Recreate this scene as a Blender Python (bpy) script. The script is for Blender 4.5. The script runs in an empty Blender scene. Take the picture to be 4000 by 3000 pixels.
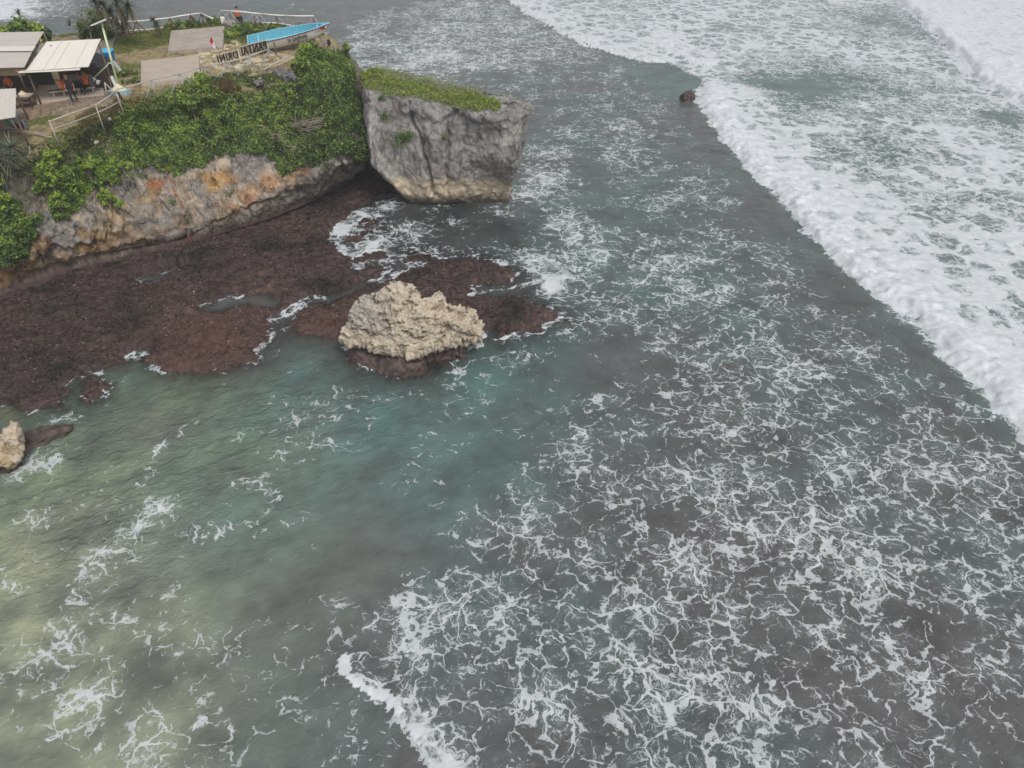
import bpy, bmesh, math, random
import numpy as np
from mathutils import Vector, Matrix

C = bpy.context.scene.collection
SC = bpy.context.scene
random.seed(7)
RNG = np.random.default_rng(11)

# ------------------------------------------------------------------ camera
CAM_H, PITCH, FPX = 23.0, 40.0, 2826.0      # metres above the sea, degrees below level, focal length for a 4000 px wide frame
cam_data = bpy.data.cameras.new("camera")
cam_data.sensor_width = 36.0
cam_data.lens = 36.0 * FPX / 4000.0
cam_data.clip_start = 0.5
cam_data.clip_end = 20000.0
cam = bpy.data.objects.new("camera", cam_data)
cam.location = (0, 0, CAM_H)
cam.rotation_euler = (math.radians(90 - PITCH), 0, 0)
C.objects.link(cam)
SC.camera = cam

# ------------------------------------------------------------------ overcast sky and sun
SUN_EL, SUN_AZ = 55.0, 150.0
w = bpy.data.worlds.new("World"); SC.world = w; w.use_nodes = True
nt = w.node_tree; nt.nodes.clear()
sky = nt.nodes.new("ShaderNodeTexSky"); sky.sky_type = 'NISHITA'; sky.sun_disc = False
sky.sun_elevation = math.radians(SUN_EL); sky.sun_rotation = math.radians(SUN_AZ)
sky.air_density = 1.0; sky.dust_density = 3.0; sky.ozone_density = 1.0
hs = nt.nodes.new("ShaderNodeHueSaturation"); hs.inputs['Saturation'].default_value = 0.18
bg = nt.nodes.new("ShaderNodeBackground"); bg.inputs['Strength'].default_value = 0.115
wo = nt.nodes.new("ShaderNodeOutputWorld")
nt.links.new(sky.outputs[0], hs.inputs['Color']); nt.links.new(hs.outputs[0], bg.inputs[0]); nt.links.new(bg.outputs[0], wo.inputs[0])
sd_ = bpy.data.lights.new("sun", 'SUN'); sd_.energy = 1.3; sd_.angle = math.radians(18); sd_.color = (1.0, 0.96, 0.9)
sun = bpy.data.objects.new("sun", sd_)
# the sun stands behind and to the right of the camera, high up
_el, _az = math.radians(SUN_EL), math.radians(SUN_AZ)
sdir = Vector((math.sin(_az) * math.cos(_el), math.cos(_az) * math.cos(_el), math.sin(_el)))
sun.rotation_euler = sdir.to_track_quat('Z', 'Y').to_euler()
C.objects.link(sun)
SC.view_settings.view_transform = 'Standard'
SC.view_settings.look = 'None'
SC.view_settings.exposure = 0.33
SC.view_settings.gamma = 1.0
SC.cycles.max_bounces = 6
SC.cycles.transparent_max_bounces = 12
SC.cycles.caustics_reflective = False
SC.cycles.caustics_refractive = False

# ------------------------------------------------------------------ helpers
_cp, _sp = math.cos(math.radians(PITCH)), math.sin(math.radians(PITCH))
def ray(u, v):
    a = (u - 2000.0) / FPX; b = (1500.0 - v) / FPX
    return np.array([a, _cp + b * _sp, -_sp + b * _cp])
def at(u, v, z):
    """World point at height z on the line of sight through a point of the 4000 x 3000 survey photo."""
    d = ray(u, v); t = (z - CAM_H) / d[2]
    return np.array([d[0] * t, d[1] * t, z])
def aty(u, v, y):
    d = ray(u, v); t = y / d[1]
    return np.array([d[0] * t, y, CAM_H + d[2] * t])
def V(p): return Vector((float(p[0]), float(p[1]), float(p[2])))

_perm = np.random.default_rng(3).permutation(256).astype(np.int64)
_perm = np.concatenate([_perm, _perm, _perm])
_grad = np.array([[1,1,0],[-1,1,0],[1,-1,0],[-1,-1,0],[1,0,1],[-1,0,1],[1,0,-1],[-1,0,-1],[0,1,1],[0,-1,1],[0,1,-1],[0,-1,-1],[1,1,0],[-1,1,0],[0,-1,1],[0,-1,-1]], float)
def perlin(p):
    p = np.asarray(p, float)
    i = np.floor(p).astype(np.int64); f = p - i; i &= 255
    s = f * f * f * (f * (f * 6 - 15) + 10)
    out = 0
    res = {}
    for a in (0, 1):
        for b in (0, 1):
            for c in (0, 1):
                h = _perm[_perm[_perm[i[..., 0] + a] + ((i[..., 1] + b) & 255)] + ((i[..., 2] + c) & 255)] & 15
                g = _grad[h]
                res[a, b, c] = g[..., 0] * (f[..., 0] - a) + g[..., 1] * (f[..., 1] - b) + g[..., 2] * (f[..., 2] - c)
    def lerp(x, y, t): return x + (y - x) * t
    x0 = lerp(lerp(res[0,0,0], res[1,0,0], s[..., 0]), lerp(res[0,1,0], res[1,1,0], s[..., 0]), s[..., 1])
    x1 = lerp(lerp(res[0,0,1], res[1,0,1], s[..., 0]), lerp(res[0,1,1], res[1,1,1], s[..., 0]), s[..., 1])
    return lerp(x0, x1, s[..., 2])
def fbm(p, scale=1.0, octaves=4, rough=0.5, off=0.0):
    p = np.asarray(p, float) * scale + off
    a, t, n = 1.0, 0.0, 0.0
    for _ in range(octaves):
        t = t + a * perlin(p); n += a; p = p * 2.03 + 17.1; a *= rough
    return t / n * 1.6
def ridged(p, scale=1.0, octaves=3, off=0.0):
    p = np.asarray(p, float) * scale + off
    a, t, n = 1.0, 0.0, 0.0
    for _ in range(octaves):
        t = t + a * (1 - np.abs(perlin(p)) * 2.2); n += a; p = p * 2.1 + 9.7; a *= 0.5
    return t / n
def sstep(a, b, x):
    t = np.clip((x - a) / (b - a), 0, 1); return t * t * (3 - 2 * t)
def xy3(p):
    q = np.zeros((len(p), 3)); q[:, :2] = p[:, :2]; return q

def poly_sd(P, poly):
    """Signed distance of the points P (n,2) to a polygon, positive inside."""
    poly = np.asarray(poly, float)[:, :2]
    d = np.full(len(P), 1e9); ins = np.zeros(len(P), bool)
    for i in range(len(poly)):
        a, b = poly[i], poly[(i + 1) % len(poly)]
        ab = b - a; ap = P - a
        t = np.clip((ap @ ab) / max(ab @ ab, 1e-9), 0, 1)
        d = np.minimum(d, np.hypot(*(ap - t[:, None] * ab).T))
        c = (a[1] > P[:, 1]) != (b[1] > P[:, 1])
        xs = a[0] + (P[:, 1] - a[1]) / (b[1] - a[1] + 1e-12) * ab[0]
        ins ^= c & (P[:, 0] < xs)
    return np.where(ins, d, -d)
def line_d(P, pts):
    """Distance to a polyline, side (+1 right of its direction) and distance along it."""
    pts = np.asarray(pts, float)[:, :2]
    d = np.full(len(P), 1e9); side = np.zeros(len(P)); along = np.zeros(len(P)); L = 0
    for a, b in zip(pts[:-1], pts[1:]):
        ab = b - a; ap = P - a; n = np.hypot(*ab)
        t = np.clip((ap @ ab) / (n * n), 0, 1)
        q = np.hypot(*(ap - t[:, None] * ab).T)
        s = np.sign(ab[1] * ap[:, 0] - ab[0] * ap[:, 1])
        m = q < d
        d[m] = q[m]; side[m] = s[m]; along[m] = L + t[m] * n
        L += n
    return d, side, along, L
def pix(pts, z=0.0): return np.array([at(u, v, z) for u, v in pts])

def new_obj(name, me, mat=None, parent=None):
    o = bpy.data.objects.new(name, me); C.objects.link(o)
    for m in (mat if isinstance(mat, (list, tuple)) else [mat] if mat else []): me.materials.append(m)
    if parent: o.parent = parent
    return o
def np_mesh(name, verts, faces, smooth=False, attrs=None):
    """faces: (n,3) or (n,4) integer array."""
    me = bpy.data.meshes.new(name)
    verts = np.asarray(verts, np.float32); faces = np.asarray(faces, np.int32)
    k = faces.shape[1]
    me.vertices.add(len(verts)); me.vertices.foreach_set('co', verts.ravel())
    me.loops.add(faces.size); me.loops.foreach_set('vertex_index', faces.ravel())
    me.polygons.add(len(faces))
    me.polygons.foreach_set('loop_start', np.arange(0, faces.size, k, dtype=np.int32))
    me.polygons.foreach_set('loop_total', np.full(len(faces), k, np.int32))
    if smooth: me.polygons.foreach_set('use_smooth', np.ones(len(faces), bool))
    for an, val in (attrs or {}).items():
        val = np.asarray(val, np.float32)
        if val.ndim == 2:
            a = me.attributes.new(an, 'FLOAT_COLOR', 'POINT')
            if val.shape[1] == 3: val = np.hstack([val, np.ones((len(val), 1), np.float32)])
            a.data.foreach_set('color', val.ravel())
        else:
            a = me.attributes.new(an, 'FLOAT', 'POINT'); a.data.foreach_set('value', val)
    me.update(); me.validate()
    return me
def grid_faces(nr, nc, wrap=False):
    r = np.arange(nr - 1); c = np.arange(nc if wrap else nc - 1)
    R, K = np.meshgrid(r, c, indexing='ij'); K2 = (K + 1) % nc
    return np.stack([R * nc + K, R * nc + K2, (R + 1) * nc + K2, (R + 1) * nc + K], -1).reshape(-1, 4)

def tag(o, label=None, cat=None, group=None, kind=None):
    if label: o['label'] = label
    if cat: o['category'] = cat
    if group: o['group'] = group
    if kind: o['kind'] = kind
    return o
def empty(name, loc=(0, 0, 0), label=None, cat=None, group=None):
    o = bpy.data.objects.new(name, None); C.objects.link(o); o.location = V(loc); o.empty_display_size = 0.2
    return tag(o, label, cat, group)

class MB:
    """Collects boxes, tubes and polygons in world space and links them as one mesh object."""
    def __init__(s): s.v = []; s.f = []
    def add(s, vs, fs):
        n = len(s.v); s.v += [tuple(map(float, p)) for p in vs]; s.f += [tuple(i + n for i in f) for f in fs]
        return s
    def box(s, c, size, M=None):
        x, y, z = [k / 2 for k in size]
        vs = [Vector((a * x, b * y, d * z)) for a in (-1, 1) for b in (-1, 1) for d in (-1, 1)]
        if M is not None: vs = [M @ p for p in vs]
        vs = [p + V(c) for p in vs]
        return s.add(vs, [(0, 1, 3, 2), (4, 6, 7, 5), (0, 4, 5, 1), (2, 3, 7, 6), (0, 2, 6, 4), (1, 5, 7, 3)])
    def tube(s, pts, r, n=8, r2=None, cap=True):
        pts = [V(p) for p in pts]; m = len(pts); rings = []
        for i, p in enumerate(pts):
            d = (pts[min(i + 1, m - 1)] - pts[max(i - 1, 0)]).normalized()
            a = d.cross(Vector((0, 0, 1)) if abs(d.z) < 0.9 else Vector((1, 0, 0))).normalized(); b = d.cross(a)
            rr = r if r2 is None else r + (r2 - r) * i / max(m - 1, 1)
            rings.append([p + (a * math.cos(2 * math.pi * k / n) + b * math.sin(2 * math.pi * k / n)) * rr for k in range(n)])
        vs = [p for g in rings for p in g]; fs = []
        for i in range(m - 1):
            for k in range(n):
                fs.append((i * n + k, i * n + (k + 1) % n, (i + 1) * n + (k + 1) % n, (i + 1) * n + k))
        if cap: fs += [tuple(range(n))[::-1], tuple((m - 1) * n + k for k in range(n))]
        return s.add(vs, fs)
    def bar(s, a, b, wd, ht):
        a, b = V(a), V(b); d = (b - a); L = d.length; d.normalize()
        q = d.to_track_quat('X', 'Z').to_matrix()
        return s.box((a + b) / 2, (L, wd, ht), q)
    def plate(s, quad, th):
        """A flat sheet through four corners, th thick downwards along its normal."""
        q = [V(p) for p in quad]; n = (q[1] - q[0]).cross(q[3] - q[0]).normalized()
        if n.z < 0: n = -n
        m = len(q)
        return s.add(q + [p - n * th for p in q], [tuple(range(m)), tuple(range(m, 2 * m))[::-1]] + [(i, i + m, (i + 1) % m + m, (i + 1) % m) for i in range(m)])
    def build(s, name, mat=None, parent=None, smooth=False, bevel=0.0):
        me = bpy.data.meshes.new(name); me.from_pydata(s.v, [], s.f); me.update()
        bm = bmesh.new(); bm.from_mesh(me); bmesh.ops.recalc_face_normals(bm, faces=bm.faces)
        if bevel: bmesh.ops.bevel(bm, geom=bm.edges[:], offset=bevel, segments=1, affect='EDGES')
        bm.to_mesh(me); bm.free()
        if smooth: me.polygons.foreach_set('use_smooth', np.ones(len(me.polygons), bool))
        o = new_obj(name, me, mat)
        if parent:
            o.parent = parent; o.matrix_parent_inverse = Matrix.Translation(-parent.location)
        return o
def adopt(o, parent):
    o.parent = parent; o.matrix_parent_inverse = Matrix.Translation(-parent.location); return o

# ------------------------------------------------------------------ node helpers
class NT:
    def __init__(s, name):
        s.m = bpy.data.materials.new(name); s.m.use_nodes = True; s.t = s.m.node_tree; s.t.nodes.clear()
        s.out = s.t.nodes.new("ShaderNodeOutputMaterial")
        g = s.t.nodes.new("ShaderNodeNewGeometry"); s.pos = g.outputs['Position']; s.nrm = g.outputs['Normal']
    def n(s, typ, **kw):
        nd = s.t.nodes.new(typ)
        for k, v in kw.items(): setattr(nd, k, v)
        return nd
    def set(s, sock, v):
        if hasattr(v, 'is_linked'): s.t.links.new(v, sock)
        else:
            if hasattr(sock.default_value, '__len__') and not hasattr(v, '__len__'): v = (v,) * len(sock.default_value)
            if hasattr(v, '__len__') and len(v) == 3 and len(sock.default_value) == 4: v = (*v, 1)
            sock.default_value = v
    def math(s, op, a, b=0.0, c=None, clamp=False):
        nd = s.n("ShaderNodeMath", operation=op, use_clamp=clamp); s.set(nd.inputs[0], a); s.set(nd.inputs[1], b)
        if c is not None: s.set(nd.inputs[2], c)
        return nd.outputs[0]
    def add(s, a, b): return s.math('ADD', a, b)
    def sub(s, a, b): return s.math('SUBTRACT', a, b)
    def mul(s, a, b): return s.math('MULTIPLY', a, b)
    def mx(s, a, b): return s.math('MAXIMUM', a, b)
    def vm(s, op, a, b=(0, 0, 0), sc=None):
        nd = s.n("ShaderNodeVectorMath", operation=op); s.set(nd.inputs[0], a)
        if op == 'SCALE': s.set(nd.inputs['Scale'], sc)
        else: s.set(nd.inputs[1], b)
        return nd.outputs[0]
    def step(s, a, b, x):
        nd = s.n("ShaderNodeMapRange", interpolation_type='SMOOTHSTEP')
        s.set(nd.inputs['Value'], x); s.set(nd.inputs['From Min'], a); s.set(nd.inputs['From Max'], b)
        return nd.outputs[0]
    def lin(s, x, a, b, c, d):
        nd = s.n("ShaderNodeMapRange"); s.set(nd.inputs['Value'], x)
        for k, v in zip(('From Min', 'From Max', 'To Min', 'To Max'), (a, b, c, d)): s.set(nd.inputs[k], v)
        return nd.outputs[0]
    def noise(s, vec, scale, detail=3, rough=0.5, col=False, dist=0.0):
        nd = s.n("ShaderNodeTexNoise"); s.set(nd.inputs['Vector'], vec); nd.inputs['Scale'].default_value = scale
        nd.inputs['Detail'].default_value = detail; nd.inputs['Roughness'].default_value = rough; nd.inputs['Distortion'].default_value = dist
        return nd.outputs['Color' if col else 'Fac']
    def voro(s, vec, scale, feature='DISTANCE_TO_EDGE', rnd=1.0, out='Distance'):
        nd = s.n("ShaderNodeTexVoronoi", feature=feature); s.set(nd.inputs['Vector'], vec); nd.inputs['Scale'].default_value = scale
        nd.inputs['Randomness'].default_value = rnd
        return nd.outputs[out]
    def attr(s, name, col=False):
        nd = s.n("ShaderNodeAttribute", attribute_name=name); return nd.outputs['Color' if col else 'Fac']
    def mix(s, f, a, b, mode='MIX'):
        nd = s.n("ShaderNodeMix", data_type='RGBA', blend_type=mode); s.set(nd.inputs['Factor'], f); s.set(nd.inputs['A'], a) if False else None
        ins = [i for i in nd.inputs if i.type == 'RGBA']; s.set(ins[0], a); s.set(ins[1], b)
        return [o for o in nd.outputs if o.type == 'RGBA'][0]
    def bump(s, h, strength=0.5, dist=0.1, normal=None):
        nd = s.n("ShaderNodeBump"); s.set(nd.inputs['Height'], h); s.set(nd.inputs['Strength'], strength); nd.inputs['Distance'].default_value = dist
        if normal is not None: s.set(nd.inputs['Normal'], normal)
        return nd.outputs[0]
    def principled(s, color, rough=0.8, normal=None, spec=0.3, metal=0.0, ior=None):
        nd = s.n("ShaderNodeBsdfPrincipled"); s.set(nd.inputs['Base Color'], color); s.set(nd.inputs['Roughness'], rough)
        nd.inputs['Specular IOR Level'].default_value = spec; nd.inputs['Metallic'].default_value = metal
        if ior: nd.inputs['IOR'].default_value = ior
        if normal is not None: s.set(nd.inputs['Normal'], normal)
        return nd.outputs[0]
    def mixsh(s, f, a, b):
        nd = s.n("ShaderNodeMixShader"); s.set(nd.inputs[0], f); s.t.links.new(a, nd.inputs[1]); s.t.links.new(b, nd.inputs[2]); return nd.outputs[0]
    def done(s, sh): s.t.links.new(sh, s.out.inputs[0]); return s.m

_mats = {}
def plain(name, color, rough=0.75, var=0.25, scale=6.0, spec=0.3, metal=0.0, bump=0.25, streak=None):
    """A worn painted or natural surface: base colour broken up by two noises, with a little bump."""
    if name in _mats: return _mats[name]
    t = NT(name)
    p = t.pos
    if streak: p = t.vm('MULTIPLY', p, streak)
    a = t.noise(p, scale, 4, 0.6); b = t.noise(t.pos, scale * 4.3, 3, 0.6)
    k = t.add(t.mul(t.sub(a, 0.5), 2 * var), t.mul(t.sub(b, 0.5), var))
    c = t.vm('SCALE', tuple(color), sc=t.add(1.0, k))
    m = t.done(t.principled(c, rough, t.bump(b, bump, 0.02), spec, metal))
    _mats[name] = m
    return m
def rock_mat(name, scale=2.4, var=0.3, bump=1.0, dist=0.09, crack=0.5, pits=0.4, rough=0.92):
    """Weathered limestone: the mesh's own colour, broken by grain, branching cracks and small pits."""
    t = NT(name); c = t.attr('Col', True)
    wv = t.vm('SUBTRACT', t.noise(t.pos, 1.7, 4, 0.6, True), (.5, .5, .5)); q = t.vm('ADD', t.pos, t.vm('SCALE', wv, sc=0.8))
    a = t.noise(t.pos, scale, 5, 0.65); b = t.noise(t.pos, scale * 6, 4, 0.7); g = t.noise(t.pos, scale * 22, 2, 0.6)
    cr = t.voro(t.vm('MULTIPLY', q, (1, 1, .55)), 0.95); cl = t.mul(t.sub(1.0, t.step(0.0, 0.055, cr)), t.step(0.42, 0.6, t.noise(t.pos, 0.9, 2, 0.5)))
    pt = t.mul(t.sub(1.0, t.step(0.10, 0.34, t.voro(q, 5.5, 'F1'))), t.step(0.50, 0.62, t.noise(t.pos, 1.3, 3, 0.6)))
    k = t.add(1.0, t.add(t.mul(t.sub(a, 0.5), 2 * var), t.add(t.mul(t.sub(b, 0.5), 2.2 * var), t.mul(t.sub(g, 0.5), 1.2 * var))))
    k = t.mul(k, t.sub(1.0, t.add(t.mul(cl, crack), t.mul(pt, pits))))
    h = t.sub(t.add(t.mul(a, 0.8), t.add(t.mul(b, 0.5), t.mul(g, 0.15))), t.add(t.mul(cl, 0.6), t.mul(pt, 0.6)))
    return t.done(t.principled(t.vm('SCALE', c, sc=k), rough, t.bump(h, bump, dist), 0.2))
def vcol_mat(name, rough=0.85, scale=3.0, var=0.35, bump=0.6, dist=0.06, transl=0.0, spec=0.25, fine=5.0):
    """Albedo from the mesh's own colour attribute, broken up by noise; optional leaf translucency."""
    t = NT(name)
    c = t.attr('Col', True)
    a = t.noise(t.pos, scale, 5, 0.62); b = t.noise(t.pos, scale * fine, 4, 0.65)
    k = t.add(1.0, t.add(t.mul(t.sub(a, 0.5), 2 * var), t.mul(t.sub(b, 0.5), 1.6 * var)))
    c2 = t.vm('SCALE', c, sc=k)
    h = t.add(t.mul(a, 0.7), t.mul(b, 0.5))
    sh = t.principled(c2, rough, t.bump(h, bump, dist) if bump else None, spec)
    if transl:
        tr = t.n("ShaderNodeBsdfTranslucent"); t.set(tr.inputs[0], c2)
        sh = t.mixsh(transl, sh, tr.outputs[0])
    return t.done(sh)

# ================================================================== SETTING: sea bed and reef
REEF_MAIN = pix([(-900, 1500), (-500, 1640), (-200, 1600), (0, 1565), (90, 1590), (230, 1565), (250, 1480), (310, 1425), (470, 1400), (520, 1345), (590, 1330), (575, 1400), (640, 1440),
                 (740, 1450), (860, 1430), (985, 1385), (1035, 1300), (1050, 1225), (1150, 1160), (1300, 1120), (1410, 1085), (1510, 1040), (1500, 1022), (1390, 1040), (1335, 960),
                 (1270, 915), (1290, 870), (1400, 795), (1490, 745), (1560, 700), (1450, 560), (900, 560), (-900, 700)], 0.3)
REEF_ROCK = pix([(1125, 1262), (1165, 1215), (1290, 1150), (1440, 1100), (1600, 1050), (1720, 1020), (1900, 1012), (2022, 1062), (1995, 1095), (1900, 1112), (1835, 1145), (1870, 1160), (2050, 1148),
                 (2120, 1190), (2205, 1222), (2130, 1258), (2115, 1282), (2060, 1290), (2010, 1300), (1950, 1318), (1870, 1270), (1830, 1345), (1720, 1405), (1600, 1462), (1480, 1455), (1375, 1395), (1350, 1320), (1240, 1300)], 0.2)
REEF_SUB = pix([(1120, 1260), (1350, 1200), (1420, 1420), (1250, 1400), (1150, 1370)], -0.5)
REEF_KNOB = pix([(300, 1480), (370, 1460), (420, 1500), (400, 1560), (320, 1555)], 0.0)
REEF_POOL = [pix([(760, 1195), (900, 1150), (1010, 1140), (1085, 1165), (1060, 1205), (960, 1185), (830, 1215)], 0.1),
             pix([(1070, 1215), (1180, 1175), (1420, 1112), (1400, 1128), (1190, 1195), (1085, 1240)], 0.1),
             pix([(1850, 1122), (1990, 1108), (2010, 1135), (1880, 1152)], 0.0),
             pix([(540, 1085), (640, 1050), (760, 1030), (660, 1070), (560, 1100)], 0.2)]
AWASH = [(at(1430, 870, 0), 1.6), (at(1390, 925, 0), 1.3), (at(1450, 1000, 0), 1.6), (at(1700, 1030, 0), 1.2), (at(1640, 1000, 0), 1.4)]
def bed_height(P):
    P3 = xy3(P)
    warp = np.stack([fbm(P3, 0.55, 4, 0.6), fbm(P3, 0.55, 4, 0.6, 31.7)], 1) * 0.55
    Q = P + warp
    d = poly_sd(Q, REEF_MAIN); h = np.where(d > 0, 0.19 * np.tanh(d / 0.5) + 0.055 * np.clip(d, 0, 9), np.maximum(d * 0.42, -2.6))
    d2 = poly_sd(Q, REEF_ROCK); h2 = np.where(d2 > 0, 0.32 * np.tanh(d2 / 0.4), np.maximum(d2 * 0.5, -2.6)); h = np.maximum(h, h2)
    d3 = poly_sd(Q, REEF_SUB); h = np.maximum(h, np.where(d3 > 0, -0.42, -0.42 + np.maximum(d3 * 0.8, -2.2)))
    d4 = poly_sd(Q, REEF_KNOB); h = np.maximum(h, np.where(d4 > 0, 0.02, np.maximum(d4 * 0.9, -2.5)))
    for q in REEF_POOL:
        dp = poly_sd(Q, q); h = np.minimum(h, np.where(dp > -0.5, 0.12 - np.clip(dp + 0.25, 0, 1.0) * 0.95, 9))
    for c, r in AWASH:
        dd = np.hypot(*(Q - c[:2]).T); h = np.maximum(h, 0.06 - (dd / r) ** 2 * 0.30)
    n = fbm(P3, 0.9, 5, 0.6, 5.1); r = ridged(P3, 1.7, 3, 2.2)
    k = sstep(-1.6, 0.1, h)
    h = h + k * (0.19 * n + 0.09 * (r - 0.55)) + (0.05 * fbm(P3, 4.0, 3, 0.6) + 0.035 * fbm(P3, 9.0, 2, 0.6)) * k
    sand = fbm(P3, 0.16, 3, 0.5, 40.0)
    return np.where(h < -1.2, np.maximum(h, -2.2 + 0.5 * sand), h)
gx = np.arange(-47, 10.01, 0.10); gy = np.arange(21, 56.01, 0.10)
GX, GY = np.meshgrid(gx, gy)
PB = np.stack([GX.ravel(), GY.ravel()], 1)
HB = bed_height(PB)
# brown weed-covered limestone: brown, maroon and darker hollows, bare tan patches near the cliff foot
n1 = fbm(xy3(PB), 0.35, 4, 0.6, 3.3); n2 = fbm(xy3(PB), 2.6, 4, 0.65, 8.0); n3 = fbm(xy3(PB), 0.18, 3, 0.5, 60.0)
weed = np.array([0.080, 0.054, 0.049]); dark = np.array([0.024, 0.021, 0.018]); red = np.array([0.102, 0.062, 0.053]); tan = np.array([0.16, 0.12, 0.085])
colb = weed + (dark - weed) * sstep(0.0, 0.75, n1 + 0.25 * n2)[:, None]
colb = colb + (red - colb) * (sstep(0.0, 0.7, -n1 + 0.35 * n2) * 0.8)[:, None]
n4 = fbm(xy3(PB), 6.5, 3, 0.65, 88.0); colb = colb * (0.88 + 0.75 * n2 + 0.80 * n4)[:, None]
redspot = np.zeros(len(PB))
for (u, v), r in {(820, 1330): 3.6, (700, 1400): 2.2, (1250, 1300): 2.5}.items():
    redspot = np.maximum(redspot, np.exp(-((PB - at(u, v, 0)[:2]) ** 2).sum(1) / r ** 2))
colb = colb + (np.array([0.118, 0.066, 0.052]) - colb) * (redspot * 0.75)[:, None]
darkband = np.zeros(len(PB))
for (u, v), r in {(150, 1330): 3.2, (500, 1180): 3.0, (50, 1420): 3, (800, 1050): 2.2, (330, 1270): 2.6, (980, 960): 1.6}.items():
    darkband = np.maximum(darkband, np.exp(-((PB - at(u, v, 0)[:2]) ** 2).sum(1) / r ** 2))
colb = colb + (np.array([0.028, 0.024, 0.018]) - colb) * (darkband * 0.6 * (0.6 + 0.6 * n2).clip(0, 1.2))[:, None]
dm = poly_sd(PB, REEF_MAIN)
sandbed = np.array([0.20, 0.19, 0.12])
colb = colb + (sandbed - colb) * sstep(-0.7, -1.4, HB)[:, None]
colb = np.clip(colb, 0.008, 1)
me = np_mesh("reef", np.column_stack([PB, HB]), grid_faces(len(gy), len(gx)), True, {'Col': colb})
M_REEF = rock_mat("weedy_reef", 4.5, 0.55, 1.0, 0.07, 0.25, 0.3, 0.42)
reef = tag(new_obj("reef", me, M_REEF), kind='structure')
me = np_mesh("seabed", [(-6000, -6000, -3.2), (6000, -6000, -3.2), (6000, 6000, -3.2), (-6000, 6000, -3.2)], [(0, 1, 2, 3)])
tag(new_obj("seabed", me, plain("sea_sand", (0.18, 0.17, 0.12))), kind='structure')

# ================================================================== SETTING: the sea
def spaced(lo, hi, step, out_lo, out_hi, g1=1.02, lim=80.0):
    mid = list(np.arange(lo, hi + 1e-6, step))
    def run(start, end, sgn):
        res, x, s = [], start, step
        while abs(x - start) < abs(end - start):
            s *= g1 if abs(x - start) < lim else 1.18
            x += sgn * s; res.append(x)
        return res
    return np.array(run(mid[0], out_lo, -1)[::-1] + mid + run(mid[-1], out_hi, 1))
wx = spaced(-33, 44, 0.135, -6000, 6000, 1.016)
wy = spaced(8, 60, 0.135, -600, 9000, 1.016)
WX, WY = np.meshgrid(wx, wy)
PW = np.stack([WX.ravel(), WY.ravel()], 1); P3 = xy3(PW)
NW = len(PW)
bedw = np.full(NW, -3.0)
inb = (PW[:, 0] > -46) & (PW[:, 0] < 9) & (PW[:, 1] > 22) & (PW[:, 1] < 55)
bedw[inb] = bed_height(PW[inb])
edge = np.minimum(np.minimum(PW[:, 0] + 47, 10 - PW[:, 0]), np.minimum(PW[:, 1] - 21, 56 - PW[:, 1]))
shallow_col = -bedw
alpha = 1 - np.exp(-np.clip(shallow_col + 0.02, 0, 9) / 0.52)
alpha = np.where(edge < 3, np.maximum(alpha, 1 - np.clip(edge / 3, 0, 1)), alpha)

big = fbm(P3, 0.10, 4, 0.55, 2.0); med = fbm(P3, 0.45, 4, 0.6, 13.0); fine = fbm(P3, 1.6, 4, 0.6, 27.0)
def blobs(lst, z=0.0):
    f = np.zeros(NW)
    for u, v, r, a in lst:
        c = at(u, v, z)[:2]
        d = np.hypot(*(PW + np.stack([med, big], 1) * (0.25 * r) - c).T)
        f = np.maximum(f, a * np.exp(-(d / r) ** 2))
    return f
# --- water body colour
grey = np.array([0.100, 0.096, 0.096]); grey2 = np.array([0.090, 0.110, 0.107]); teal = np.array([0.082, 0.136, 0.124]); green = np.array([0.150, 0.186, 0.122]); sandc = np.array([0.300, 0.300, 0.195]); dk = np.array([0.030, 0.037, 0.036])
wc = grey + (grey2 - grey) * sstep(-0.35, 0.35, big + 0.4 * med)[:, None]
olive = np.array([0.142, 0.160, 0.126]); fo = sstep(-2.0, -13.0, PW[:, 0] + 1.5 * big) * sstep(34, 24, PW[:, 1] + 1.5 * big) * 0.9
wc = wc + (olive - wc) * (fo * (0.85 + 0.4 * med)).clip(0, 1)[:, None]
ft = blobs([(2500, 700, 6, .5), (2750, 1000, 6, .45), (2150, 1700, 4, .5), (1900, 1480, 4.2, 1), (2050, 1300, 3.5, .9), (2300, 1000, 4.5, .75), (2250, 780, 4, .5), (1500, 1640, 4.0, 1), (1900, 1750, 3.4, .75), (1200, 1500, 3, .9), (1000, 1650, 3.5, .8), (2520, 880, 4.5, .6), (2450, 1150, 4, .6),
            (2680, 330, 4.0, 1), (2500, 290, 4, .6), (2200, 560, 4, .5), (700, 1750, 4, .6), (1350, 1900, 4, .6), (1000, 1950, 4, .55), (1650, 1900, 3, .7), (600, 2100, 3, .3), (2140, 1880, 2.0, .5), (2950, 1200, 4, .35), (600, 1530, 3, .7), (200, 1650, 3, .9)])
wc = wc + (teal - wc) * (ft * (0.85 + 0.5 * med)).clip(0, 1)[:, None]
fg = blobs([(300, 1850, 3.5, 1), (450, 1700, 3, .9), (700, 1580, 2.4, .8), (150, 2000, 3, .9), (50, 1620, 2, 1), (900, 1780, 2, .6), (640, 1800, 2.3, .6), (60, 1750, 2.5, .6)])
wc = wc + (green - wc) * (fg * (0.85 + 0.9 * med)).clip(0, 1)[:, None]
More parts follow.
